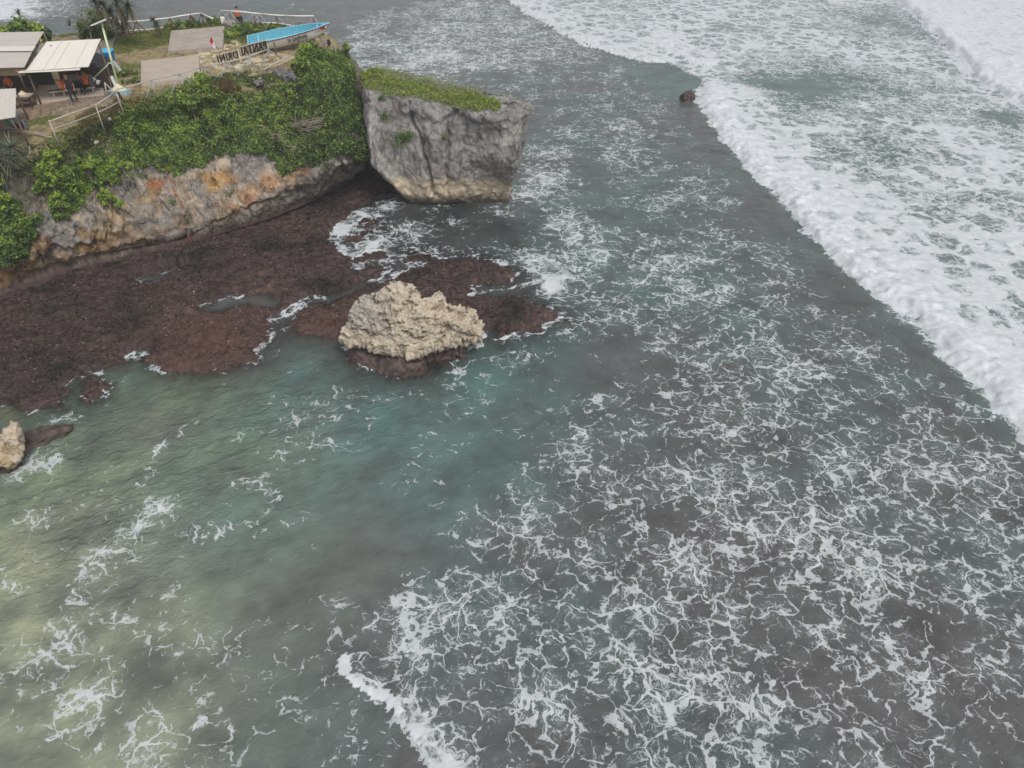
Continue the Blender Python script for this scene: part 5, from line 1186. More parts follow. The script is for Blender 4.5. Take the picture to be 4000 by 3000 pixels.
tag(bpy.data.objects["stone_post"], "short white stone post at the corner of the far railing", "post")
for a, b, lab in [((40, 519), (212, 546), "long bare pole lying on the bank, the one sloping down to the right"), ((58, 535), (192, 530), "shorter bare pole lying crossed under the longer one")]:
    pa, _ = hit(*a); pb, _ = hit(*b)
    o = MB().tube([pa + np.array([0, -.1, .35]), (pa + pb) / 2 + np.array([0, -.1, .28]), pb + np.array([0, -.1, .16])], .045, 7, .035).build("bare_pole", M_TWIG, None, True); tag(o, lab, "pole")

# ---- lamp pole with solar panel
lb = at(466, 352, 8.2)
lt_ = np.array([lb[0] + .30, lb[1], 12.05])
lamp = empty("street_lamp", lb, "lime green solar street lamp leaning on a pale blue concrete foot", "street lamp")
md = lb * .5 + lt_ * .5
MB().tube([lb, lb * .08 + lt_ * .92], .068, 12, .058).build("pole", M_LIME, lamp, True)
MB().tube([lb * .08 + lt_ * .92, lt_], .05, 10, .045).build("pole_top", M_LIME, lamp, True)
pm = lt_ + np.array([0, 0, .05]); e = unit(np.array([.92, .1, .30])); f = unit(np.array([0, 1, -.12]))
MB().plate([pm - e * .48 - f * .3, pm + e * .48 - f * .3, pm + e * .48 + f * .3, pm - e * .48 + f * .3], .05).build("solar_panel", M_PV, lamp)
MB().bar(pm - e * .5 - f * .32 - np.array([0, 0, .02]), pm + e * .5 - f * .32 - np.array([0, 0, .02]), .05, .07).bar(pm - e * .5 + f * .32 - np.array([0, 0, .02]), pm + e * .5 + f * .32 - np.array([0, 0, .02]), .05, .07).build("panel_frame", M_WHITE, lamp)
ac = lb * .60 + lt_ * .40; ae = aty(368, 303, lb[1] - .05)
MB().tube([ac, ac + np.array([-.22, 0, .06]), ac + np.array([-.30, 0, -.06]), ae], .035, 8).build("arm", M_LIME, lamp, True)
for dx, lab in ((-.06, 0), (.16, 1)):
    lh = ae + np.array([dx, -.05, -.10 - .16 * lab])
    o = MB().box(lh, (.16, .22, .20), Matrix.Rotation(.5, 3, 'Y')).tube([ae, lh], .02, 6).build("lamp_head", M_WHITE, lamp, bevel=.01)
    g_ = MB().box(lh + np.array([.0, -.118, -.02]), (.13, .01, .15)).build("lens", M_GLASSL, None); g_.parent = o; g_.matrix_parent_inverse = Matrix.Translation(-lamp.location)
q = lb * .56 + lt_ * .44
MB().box(q + np.array([.22, -.02, -.28]), (.17, .16, .62), Matrix.Rotation(-.42, 3, 'Y')).build("battery_box", M_GREYBOX, lamp, bevel=.015)
q = lb * .86 + lt_ * .14
MB().box(q + np.array([-.16, -.08, -.02]), (.15, .14, .66), Matrix.Rotation(-.12, 3, 'Y')).build("meter_box", M_WHITE, lamp, bevel=.015)
fc_ = at(472, 372, 8.0); oct_ = []
m = MB()
for r_, zz in ((.66, 7.55), (.60, 8.32)):
    oct_.append([np.array([fc_[0] + r_ * 1.15 * math.cos(a + .4), fc_[1] + r_ * .8 * math.sin(a + .4), zz]) for a in np.arange(6) * math.pi / 3])
m.add(oct_[0] + oct_[1], [tuple(range(6, 12))] + [(k, (k + 1) % 6, (k + 1) % 6 + 6, k + 6) for k in range(6)])
m.build("foot_block", M_TEAL, lamp)
m = MB(); m.add([np.array([fc_[0] + .48 * math.cos(a + .4), fc_[1] + .34 * math.sin(a + .4), 8.33]) for a in np.arange(6) * math.pi / 3] + [np.array([lb[0], lb[1], 8.62])], [(k, (k + 1) % 6, 6) for k in range(6)])
m.build("foot_cap", M_CREAM, lamp)
# leaning timbers propped round the foot
tl = empty("timber_prop", at(490, 400, 7.8), "thick red brown timber propped at the lamp foot with the fence rails", "post")
MB().bar(at(460, 358, 8.75), at(484, 402, 7.7), .11, .10).build("timber", plain("pinkish_timber", (.27, .17, .15)), tl)
tl = empty("timber_prop", at(408, 330, 8.1), "thin white post with a slanting bar beside the bench", "post")
MB().tube([at(409, 322, 8.95), at(420, 385, 8.0)], .04, 6).build("timber", M_BAMBOO, tl, True); MB().tube([at(410, 324, 8.9), at(448, 362, 8.5)], .035, 6).build("brace", M_BAMBOO, tl, True)

# ---- blue bin
bb_ = at(433, 249, 8.05)
bn = empty("wheelie_bin", bb_, "blue plastic bin standing behind the lamp pole", "bin")
m = MB(); w0, w1, hb = .26, .34, .78
m.add([bb_ + np.array([sx * w, sy * w * .9, z]) for z, w in ((0, w0), (hb, w1)) for sx, sy in ((-1, -1), (1, -1), (1, 1), (-1, 1))], [(0, 3, 2, 1), (4, 5, 6, 7)] + [(k, (k + 1) % 4, (k + 1) % 4 + 4, k + 4) for k in range(4)])
m.build("body", M_BIN, bn, bevel=.02)
MB().box(bb_ + np.array([0, 0, hb + .05]), (.74, .68, .06), Matrix.Rotation(.12, 3, 'X')).build("lid", M_BINL, bn, bevel=.02)
MB().tube([bb_ + np.array([-.3, .36, hb + .05]), bb_ + np.array([.3, .36, hb + .05])], .025, 6).build("handle", M_BIN, bn)

# ---- beach huts
def corrug(quad, mat, name, parent, th=.03, ridge=.02, pitch=.22, along=1):
    """A roof sheet with shallow ribs; quad runs back-left, back-right, front-right, front-left."""
    q = [np.array(p, float) for p in quad]
    L = np.linalg.norm(q[1] - q[0]) if along else np.linalg.norm(q[3] - q[0])
    n = max(int(L / pitch) * 2, 4); vs, fs = [], []
    nn = np.cross(q[1] - q[0], q[3] - q[0]); nn /= np.linalg.norm(nn); nn *= np.sign(nn[2])
    for s_ in (0, 1):
        for i in range(n + 1):
            t = i / n; a, b = (q[0] * (1 - t) + q[1] * t, q[3] * (1 - t) + q[2] * t) if along else (q[0] * (1 - t) + q[3] * t, q[1] * (1 - t) + q[2] * t)
            o = nn * (ridge * (i % 2) - th * s_); vs += [a + o, (a + b) / 2 + o * 1.0 - nn * .012, b + o]
    k = 3 * (n + 1)
    for i in range(n):
        for j in (0, 1):
            c = 3 * i + j; fs += [(c, c + 3, c + 4, c + 1), (k + c, k + c + 1, k + c + 4, k + c + 3)]
    for i in range(n):
        fs += [(3 * i, k + 3 * i, k + 3 * i + 3, 3 * i + 3), (3 * i + 2, 3 * i + 5, k + 3 * i + 5, k + 3 * i + 2)]
    fs += [(0, 1, k + 1, k), (1, 2, k + 2, k + 1), (3 * n, 3 * n + k, 3 * n + k + 1, 3 * n + 1), (3 * n + 1, 3 * n + 1 + k, 3 * n + 2 + k, 3 * n + 2)]
    return MB().add(vs, fs).build(name, mat, parent)
def post(parent, p, top, r=.06, mat=M_TIMBER, lean=(0, 0)):
    MB().tube([np.array([p[0], p[1], 7.95]), np.array([p[0] + lean[0], p[1] + lean[1], top])], r, 7, r * .85).build("post", mat, parent, True)
BZ, FZ = 10.75, 10.1
hut = empty("beach_hut", at(240, 380, 8.1), "open beach hut with a clean white metal roof beside the lamp", "hut", "beach huts")
q = [at(182, 163, BZ), at(393, 152, BZ), at(345, 260, FZ + .04), at(100, 277, FZ)]
corrug(q, M_ROOFW, "roof", hut, ridge=.008, pitch=.5)
corrug([at(80, 270, FZ + .0), at(320, 255, FZ + .0), at(311, 272, FZ - .06), at(70, 284, FZ - .06)], M_ROOFW, "roof_edge", hut, along=0, pitch=.3)
corrug([at(150, 170, BZ - .12), at(181, 165, BZ - .12), at(117, 276, FZ - .13), at(85, 276, FZ - .13)], plain("dirty_grey_sheet", (.25, .225, .205), .7, .3, 3), "gap_sheet", hut, pitch=.16, along=0)
for t_ in (.28, .45, .78):
    A_ = q[0] * (1 - t_) + q[1] * t_; B_ = q[3] * (1 - t_) + q[2] * t_
    MB().bar(A_ + np.array([0, 0, .014]), B_ + np.array([0, 0, .014]), .025, .012).build("roof_seam", plain("roof_seam_grey", (.57, .54, .49)), hut)
for a, b in (((182, 163), (118, 279)), ((393, 152), (345, 258))):
    A_, B_ = at(*a, BZ - .06), at(*b, FZ - .06); MB().bar(A_, B_, .06, .10).build("rafter", M_TIMBER, hut)
for u, v, zt in ((384, 168, BZ),):
    p_ = at(u, v, zt); post(hut, p_, zt - .05)
p_ = at(196, 172, BZ); post(hut, p_, BZ - .06)
bw1, bw2 = at(196, 172, BZ), at(384, 168, BZ)
MB().bar(np.array([bw1[0], bw1[1] - .1, 8.75]), np.array([bw2[0] - .1, bw2[1] - .1, 8.75]), .06, 1.3).build("back_wall", M_DARKWOOD, hut)
MB().bar(np.array([bw2[0] - 2.0, bw2[1] - 1.0, 8.85]), np.array([bw2[0] - .6, bw2[1] - .9, 8.85]), .05, .75).build("windbreak", plain("grey_sheet", (.14, .125, .12), .8, .2, 4), hut)
MB().tube([at(62, 273, 10.2), at(80, 300, 9.8), at(122, 405, 8.0)], .06, 7, .05).build("leaning_post", plain("bent_timber", (.20, .14, .085), .85), hut, True)
hutb = empty("beach_hut", at(40, 380, 8.1), "beach hut with a weathered grey roof in two levels, left of the white roof", "hut", "beach huts")
corrug([at(-190, 128, 11.0), at(172, 123, 11.0), at(134, 185, 10.72), at(-190, 190, 10.72)], M_ROOFG, "roof", hutb, along=0, pitch=.3)
corrug([at(-190, 192, 10.66), at(128, 196, 10.66), at(95, 262, 10.32), at(-190, 267, 10.32)], M_ROOFG, "roof", hutb, along=0, pitch=.3)
corrug([at(-190, 181, 10.82), at(139, 179, 10.82), at(126, 198, 10.72), at(-190, 198, 10.72)], plain("pale_ridge_sheet", (.60, .57, .53), .6, .12, 3), "ridge_sheet", hutb, along=0, pitch=.3)
for u, v, zt in ((92, 258, 10.3), (165, 130, 11.0), (-100, 262, 10.3)):
    p_ = at(u, v, zt); post(hutb, p_ + np.array([0, .15, 0]), zt - .05)
p_ = at(-190, 262, 10.3); p2_ = at(70, 262, 10.3)
MB().bar(np.array([p_[0], p_[1] + .35, 9.98]), np.array([p2_[0], p2_[1] + .35, 9.98]), .04, .5).build("eaves_board", plain("tan_board", (.30, .23, .15), .85), hutb)
b1_, b2_ = at(-190, 140, 11.0), at(150, 140, 11.0)
MB().bar(np.array([b1_[0], b1_[1] - .2, 8.9]), np.array([b2_[0], b2_[1] - .2, 8.9]), .06, 1.8).build("back_wall", M_DARKWOOD, hutb)
corrug([at(-150, 354, 9.75), at(62, 346, 9.75), at(60, 456, 9.6), at(-150, 492, 9.6)], M_ROOFC, "roof", hutc := empty("beach_hut", at(0, 500, 7.9), "small hut at the left edge with a pale ribbed roof, nearest the bank", "hut", "beach huts"), along=1, pitch=.2)
for u, v, zt in ((56, 452, 9.6), (56, 352, 9.72), (-100, 460, 9.6)):
    p_ = at(u, v, zt); post(hutc, p_ + np.array([0, .1, 0]), zt - .05, .05)
MB().tube([at(44, 470, 9.35), at(74, 520, 8.0)], .055, 7).build("leaning_post", M_BAMBOO, hutc, True)
pc = at(40, 500, 8.15)
tb = empty("hut_counter", pc, "low painted counter with green and pink panels under the small hut", "counter")
MB().box(pc + np.array([-.15, .25, .12]), (.9, .12, .55)).build("panel", plain("pinkish_board", (.25, .17, .15)), tb); MB().box(pc + np.array([-.1, .17, .10]), (.22, .03, .5)).build("green_panel", plain("green_board", (.04, .22, .14)), tb)
far = empty("roof_shelter", at(130, 130, 8.2), "small far shelter with a slatted roof and white frame behind the huts", "shelter")
corrug([at(108, 105, 9.4), at(146, 98, 9.4), at(138, 158, 9.1), at(100, 162, 9.1)], plain("slatted_grey_roof", (.30, .29, .29), .7, .25, 6), "roof", far, along=1, pitch=.12)
MB().bar(at(101, 98, 9.46), at(151, 86, 9.46), .12, .05).build("roof_rim", M_WHITEPAINT, far); MB().bar(at(151, 86, 9.46), at(138, 160, 9.16), .07, .06).build("roof_rim", M_WHITEPAINT, far)
MB().tube([at(98, 105, 9.5), at(125, 92, 9.55)], .09, 7).build("log", M_TWIG, far, True)
for a, b in (((120, 133), (136, 130)), ((121, 137), (137, 134))): MB().bar(at(*a, 9.36), at(*b, 9.36), .05, .04).build("plank", plain("yellow_plank", (.52, .38, .18)), far)
MB().tube([at(140, 148, 9.2), at(143, 165, 8.1)], .05, 6).build("post", M_TIMBER, far, True)

# ---- bench, table and clutter under the white roof
b0, b1 = at(192, 358, 8.50), at(372, 337, 8.50)
bench = empty("bench", (b0 + b1) / 2 - np.array([0, 0, .30]), "long low wooden bench under the white roof", "bench")
MB().bar(b0, b1, .42, .05).build("seat", M_TIMBER, bench); dv = unit(b1 - b0); fr = np.array([dv[1], -dv[0], 0])
MB().bar(b0 + fr * .22 + np.array([0, 0, .01]), b1 + fr * .22 + np.array([0, 0, .01]), .03, .07).build("front_rail", plain("pale_plank", (.38, .33, .27)), bench)
for t_ in (.08, .30, .62, .93): MB().bar(b0 * (1 - t_) + b1 * t_ - np.array([0, 0, .30]) + fr * .15, b0 * (1 - t_) + b1 * t_ - np.array([0, 0, .02]) + fr * .15, .07, .09).build("leg", plain("pale_plank", (.38, .33, .27)), bench)
back = np.array([0, .30, 0])
dkc = MB().bar(b0 * .70 + b1 * .30 + back + np.array([0, 0, .20]), b0 * .30 + b1 * .70 + back + np.array([0, 0, .20]), .30, .36).build("cushion_roll", M_DKCLOTH, None, bevel=.08); tag(dkc, "long black cushion along the back of the bench", "cushion")
bagp = b0 * .68 + b1 * .32 + np.array([0, -.02, .26])
bag = empty("sling_bag", bagp - np.array([0, 0, .23]), "salmon and orange bag leaning on the bench", "bag")
m = MB().add([bagp + np.array(p) for p in [(-.24, -.05, .18), (-.16, -.1, .36), (.10, 0, .22), (.2, .0, -.02), (.02, -.12, -.22), (-.16, -.12, -.12), (-.14, .14, .3), (.16, .16, .1), (.0, .12, -.22), (-.22, .1, 0)]], [(0, 1, 2, 3, 4, 5), (6, 7, 8, 9), (0, 9, 6, 1), (1, 6, 7, 2), (2, 7, 3), (3, 7, 8, 4), (4, 8, 9, 5), (5, 9, 0)]); m.build("body", M_ORANGE, bag)
MB().add([bagp + np.array(p) for p in [(-.245, -.075, .17), (-.17, -.125, .35), (-.02, -.095, .27), (.0, -.13, -.16), (-.165, -.145, -.11)]], [(0, 1, 2, 3, 4)]).add([bagp + np.array([-.02, -.13, .0])], []).build("flap", M_SALMON, bag)
tp = at(88, 372, 8.75)
tab = empty("stall_table", tp - np.array([0, 0, .6]), "small cluttered stall table under the grey roof", "table")
MB().box(tp, (1.0, .65, .05)).build("table_top", plain("pale_plank", (.38, .33, .27)), tab)
for sx in (-1, 1):
    for sy in (-1, 1): MB().tube([tp + np.array([sx * .44, sy * .27, -.75]), tp + np.array([sx * .44, sy * .27, 0])], .03, 6).build("leg", M_DARKWOOD, tab)
MB().box(tp + np.array([0, -.05, -.35]), (.9, .5, .04)).build("shelf", M_TIMBER, tab)
tag(MB().add([tp + np.array([-.22 + .42 * (k % 2), -.1 + .3 * (k // 2 % 2), .03]) for k in range(4)] + [tp + np.array([0, .05, .26])], [(0, 1, 4), (1, 3, 4), (3, 2, 4), (2, 0, 4)]).build("food_cover", plain("straw_cover", (.60, .52, .34)), None), "straw coloured cone shaped cover on the stall table", "cover")
boulder("black_pile", at(392, 258, 8.35), (.85, .75, .62), 3.3, "heap of black netting piled beside the white roofed hut", "netting", lambda p, q: c3(.028, .028, .036) * (1 + .9 * fbm(p, 5, 3, .6, 5))[:, None], M_TARP, amp=.3, seg=60)
boulder("black_pile", at(410, 285, 8.2), (.45, .4, .40), 5.3, "smaller black netting bundle in front of the big heap", "netting", lambda p, q: c3(.028, .028, .036) * (1 + .9 * fbm(p, 5, 3, .6, 5))[:, None], M_TARP, amp=.3, seg=44)

# ---- flag
fp = at(882, 243, 8.2); ft_ = np.array([fp[0] - .62, fp[1] + .1, 9.75])
fl = empty("flag", fp, "small red and white flag on a leaning pole behind the sign", "flag")
MB().tube([fp, ft_], .018, 6).build("pole", M_DARKWOOD, fl)
dn = unit(fp - ft_)
def cloth(t0, t1, mat, name):
    vs, fs = [], []
    for i in range(7):
        for j in range(4):
            a = i / 6; t = t0 + (t1 - t0) * j / 3
            vs.append(ft_ + dn * (t * .55 + .08 * a) + np.array([-.19 * a * (1 - .2 * t), -.05 * math.sin(a * 7), -.16 * a + .03 * math.sin(a * 5 + t * 4)]))
    for i in range(6):
        for j in range(3): fs.append((i * 4 + j, i * 4 + j + 1, i * 4 + j + 5, i * 4 + j + 4))
    MB().add(vs, fs).build(name, mat, fl, True)
cloth(0, .5, plain("red_cloth", (.50, .03, .04)), "red_band"); cloth(.5, 1, plain("white_cloth", (.68, .66, .66)), "white_band")

# ---- lettering
def text_mesh(txt, size, ext, off=.0):
    cu = bpy.data.curves.new("lettering", 'FONT'); cu.body = txt; cu.size = size; cu.extrude = ext; cu.offset = off; cu.resolution_u = 2; cu.space_character = 1.12
    o = bpy.data.objects.new("lettering", cu); C.objects.link(o)
    bpy.context.view_layer.update()
    me = bpy.data.meshes.new_from_object(o.evaluated_get(bpy.context.evaluated_depsgraph_get()))
    bpy.data.objects.remove(o); return me
def sign(label, txt, p_start, p_end, height, posts_n):
    """Letters between two wires, reading from the far side: p_start (right in the photo) to p_end (left)."""
    a, b = np.array(p_start), np.array(p_end); x = b - a; L = np.linalg.norm(x); x /= L
    up = np.array([0, 0, 1.0]); y = up - x * (up @ x); y /= np.linalg.norm(y); n = np.cross(x, y)
    root = empty("letter_sign", a, label, "sign", "letter signs in front of the boat")
    me = text_mesh(txt, height * 1.32, .04, height * .012)
    co = np.empty(len(me.vertices) * 3); me.vertices.foreach_get('co', co); co = co.reshape(-1, 3)
    x0, x1 = co[:, 0].min(), co[:, 0].max(); k = (L - .16) / (x1 - x0); ky = height / (co[:, 1].max() - co[:, 1].min())
    W = a + np.outer((co[:, 0] - x0) * k + .08, x) + np.outer((co[:, 1] - co[:, 1].min()) * ky + .03, y) + np.outer(co[:, 2], n)
    me.vertices.foreach_set('co', W.ravel()); me.update()
    o = new_obj("lettering", me, M_BLACK); adopt(o, root)
    for h in (0.0, height + .06): MB().bar(a + y * h, b + y * h, .05, .05).build("sign_rail", M_BAMBOO, root)
    for i in range(posts_n):
        t = i / max(posts_n - 1, 1); p = a + x * L * t
        MB().tube([np.array([p[0], p[1] + .05, ground(p[0], p[1]) - .1]), p + y * (height + .12) + np.array([0, .05, 0])], .03, 6).build("post", M_WHITEPAINT if i == 0 else M_BAMBOO, root)
s_a, s_b = at(1048, 193, 8.42), at(944, 221, 8.40); sign("black letter sign PANTAI seen from behind in front of the boat", "PANTAI", s_a, s_b, .55, 3)
s_a, s_b = at(936, 227, 8.34), at(850, 248, 8.34); sign("smaller black letter sign DRINI seen from behind beside the flag", "DRINI", s_a, s_b, .46, 2)

# ---- the boat
bow, stern = at(1288, 89, 9.75), at(968, 157, 8.95)
Lb = np.linalg.norm(bow - stern); bx = (bow - stern) / Lb
roll = math.radians(13)
by0 = np.array([-bx[1], bx[0], 0]); by0 /= np.linalg.norm(by0); bz0 = np.cross(bx, by0)
by = by0 * math.cos(roll) + bz0 * math.sin(roll); bz = bz0 * math.cos(roll) - by0 * math.sin(roll)
def BP(s, y, z): return stern + bx * (s * Lb) + by * y + bz * z
def beam(s): return .68 * (1 - max(0, (s - .30) / .70) ** 2.3) * (0.90 + .10 * min(1, s / .3)) + .012
def sheer(s): return .02 + .22 * max(0, (s - .35) / .65) ** 2 * 0 
def keel(s): return -.80 + .08 * (1 - min(1, s / .3)) + .80 * max(0, (s - .70) / .30) ** 2.2
boat = empty("fishing_boat", BP(.45, 0, -.8), "blue and white wooden fishing boat tilted on supports at the rim", "boat")
NS, NSEC = 40, 17
def hull_pts(inset):
    vs = []
    for i in range(NS):
        s = i / (NS - 1); b = max(beam(s) - inset, .004); zk = keel(s) + inset; zg = 0.0
        for j in range(NSEC):
            a = -1 + 2 * j / (NSEC - 1)      # -1 near gunwale, +1 far gunwale
            y = b * np.sign(a) * (abs(a) ** .55 if abs(a) > 0 else 0); t = abs(a) ** 2.6
            vs.append(BP(s, y, zk + (zg - zk) * t))
    return vs
def hull_faces(j0, j1, i0=0, i1=NS - 1): return [(i * NSEC + j, (i + 1) * NSEC + j, (i + 1) * NSEC + j + 1, i * NSEC + j + 1) for i in range(i0, i1) for j in range(j0, j1)]
ho = hull_pts(0.0); hi = hull_pts(.045)
MB().add(ho, hull_faces(0, NSEC - 1)).add([ho[j] for j in range(NSEC)], [tuple(range(NSEC))]).build("hull", M_BOATW, boat)
MB().add(hi, hull_faces(0, NSEC - 1)).add([hi[j] + bx * .04 for j in range(NSEC)], [tuple(range(NSEC))]).build("lining", M_BOATB, boat)
for sgn, j in ((-1, 0), (1, NSEC - 1)):
    MB().tube([(np.array(ho[i * NSEC + j]) + np.array(hi[i * NSEC + j])) / 2 for i in range(NS)], .035, 6).build("gunwale", M_BOATL, boat, True)
MB().bar(BP(0, -beam(0), 0), BP(0, beam(0), 0), .07, .06).build("transom_cap", M_BOATL, boat)
# red stripe under the gunwale and the red bow
def skin_strip(s0, s1, h0, h1, name, mat, off=.012, side=-1, n=30):
    vs, fs = [], []
    for i in range(n):
        s = s0 + (s1 - s0) * i / (n - 1)
        for h in (h0(s), h1(s)):
            zk = keel(s); z = -h; t = max(0., min(1, (z - zk) / (0 - zk))); a = t ** (1 / 2.6); b = beam(s)
            vs.append(BP(s, side * (b * a ** .55 + off), z))
    for i in range(n - 1): fs.append((2 * i, 2 * i + 2, 2 * i + 3, 2 * i + 1))
    return MB().add(vs, fs).build(name, mat, boat)
skin_strip(0.0, .97, lambda s: .015, lambda s: .085, "red_stripe", M_BOATR)
skin_strip(.86, .985, lambda s: .05, lambda s: .05 + min(.38 * (s - .84) / .12, (-keel(s)) * .9), "red_bow", plain("red_bow_paint", (.36, .03, .04), .5), .016, n=14)
for k in range(3): skin_strip(.76 + .015 * k, .90, lambda s, k=k: .15 + .07 * k, lambda s, k=k: .15 + .07 * k + .030 * (s - .74) / .16, "bow_stripe", M_BOATR, .014, n=12)
for s in (.10, .21, .32, .43, .54, .66):
    i = int(s * (NS - 1)); pts_ = [np.array(hi[i * NSEC + j]) * .97 + np.array(BP(s, 0, -.1)) * .03 for j in range(NSEC)]
    MB().tube(pts_, .028, 5).build("rib", M_BOATL, boat)
for sgn, j in ((1, NSEC - 4), (-1, 3)):
    MB().tube([np.array(hi[i * NSEC + j]) * .97 + np.array(BP(i / (NS - 1), 0, -.1)) * .03 for i in range(0, int(NS * .72))], .028, 5).build("stringer", M_BOATL, boat)
MB().bar(BP(.12, -.62, -.12), BP(.12, .66, -.12), .10, .04).build("thwart", M_BOATL, boat); MB().bar(BP(.84, -.34, -.10), BP(.84, .34, -.10), .10, .05).build("thwart", M_BOATL, boat)
MB().add([BP(.90, -beam(.9), -.02), BP(.90, beam(.9), -.02), BP(.99, beam(.99), -.01), BP(.99, -beam(.99), -.01)], [(0, 1, 2, 3)]).build("foredeck", M_BOATB, boat)
me = text_mesh("SRI GAMPANG", .30, 0.0, .006)
co = np.empty(len(me.vertices) * 3); me.vertices.foreach_get('co', co); co = co.reshape(-1, 3)
tx = (co[:, 0] - co[:, 0].min()) / (co[:, 0].max() - co[:, 0].min()); ty = (co[:, 1] - co[:, 1].min()) / (co[:, 1].max() - co[:, 1].min())
W = []
for a_, b_ in zip(tx, ty):
    s = .455 + .245 * a_; z = -.46 + .29 * b_ + .03 * a_; zk = keel(s); t = (z - zk) / (0 - zk); a = max(t, .01) ** (1 / 2.6); W.append(BP(s, -(beam(s) * a ** .55 + .018), z))
me.vertices.foreach_set('co', np.array(W).ravel()); me.update(); adopt(new_obj("name_lettering", me, M_BLACK), boat)
cr = empty("boat_supports", BP(.5, 0, -1.0), "grey wooden posts propping up the blue boat", "support")
for s, y in ((.30, -.86), (.595, -.84), (.685, -.80), (.25, .6), (.75, .4)):
    p = BP(s, y, -.10 if y < 0 else -.5); wd = .13 if s == .595 else .07
    MB().bar(p, np.array([p[0] + .05, p[1] - .05, ground(p[0], p[1]) - .1]), wd, wd).build("post", plain("grey_post", (.13, .115, .105), .9), cr)
for s in (.2, .5, .75):
    MB().bar(BP(s, -.7, -.84), BP(s, .7, -.84), .12, .12).build("cross_beam", M_DARKWOOD, cr)
cb = at(1216, 168, 8.3)
tag(MB().box(cb + np.array([0, 0, .30]), (.62, .42, .9), Matrix.Rotation(.35, 3, 'Z')).build("concrete_block", plain("whitewashed_block", (.40, .37, .345), .9, .3, 3), None, bevel=.05), "whitewashed concrete block under the bow end of the boat", "block")
tri = empty("pole_tripod", at(1275, 180, 8.0), "weathered grey poles lashed together beside the boat bow", "poles")
for a, b, za, zb_ in (((1246, 140), (1270, 183), 8.75, 8.0), ((1246, 140), (1266, 150), 8.75, 8.6), ((1258, 122), (1268, 132), 8.95, 8.8), ((1272, 124), (1278, 182), 8.95, 8.0), ((1268, 152), (1269, 180), 8.5, 8.0), ((1284, 124), (1275, 142), 8.9, 8.6)):
    MB().tube([at(*a, za), at(*b, zb_)], .035, 6).build("pole", M_BAMBOO, tri, True)
tc = at(1284, 166, 8.15); m = MB(); R1, R2 = .13, .10
vs = [tc + np.array([(R1 + R2 * math.cos(b)) * math.cos(a) * .6, R2 * math.sin(b) + .25 * (R1 + R2 * math.cos(b)) * math.cos(a), (R1 + R2 * math.cos(b)) * math.sin(a)]) for a in np.linspace(0, 2 * math.pi, 24, endpoint=False) for b in np.linspace(0, 2 * math.pi, 8, endpoint=False)]
tag(m.add(vs, [(i * 8 + j, ((i + 1) % 24) * 8 + j, ((i + 1) % 24) * 8 + (j + 1) % 8, i * 8 + (j + 1) % 8) for i in range(24) for j in range(8)]).build("old_tyre", M_TYRE, None, True), "black tyre standing behind the poles at the boat bow", "tyre")
for u, v, z0, z1 in ((1312, 180, 8.9, 7.9), (1315, 215, 8.4, 7.7)):
    pass
o = MB().tube([at(1309, 178, 8.85), at(1316, 235, 7.7)], .035, 6).build("stake", M_BAMBOO, None, True); tag(o, "lone grey stake at the outer rim right of the boat", "stake")

# ---- orange rope down the cliff
rp = []
for u, v in [(640, 600), (655, 650), (668, 700), (690, 760), (705, 800), (712, 850), (722, 890), (735, 925), (745, 945)]:
    q, n_ = hit(u, v)
    rp.append(q + n_ * .12)
o = MB().tube(rp, .022, 6).build("climbing_rope", M_ROPE, None, True); tag(o, "orange rope hanging down the bare cliff to the reef", "rope")
for t_ in np.linspace(.45, 1, 5): pass

# ---- litter on the bank
for (u, v), sz, lab in [((232, 612), .10, "white scrap of litter beside the light green bush on the bank"), ((425, 470), .22, "pale rock sticking out of the bank beside the dark shrubs"), ((372, 562), .26, "pale stone in the weeds above the cliff lip"), ((445, 362), .12, "whitish stone at the foot of the thin post"), ((1018, 312), .10, "white scrap of plastic lying in the shrubs below the sign")]:
    q, n_ = hit(u, v); boulder("pale_stone", q + np.array([0, -.05, .10]), (sz, sz * .6, sz * .5), u * .01, lab, "stone", lambda p, q: c3(.52, .46, .40) * np.ones((len(p), 1)), M_STACK, seg=24)

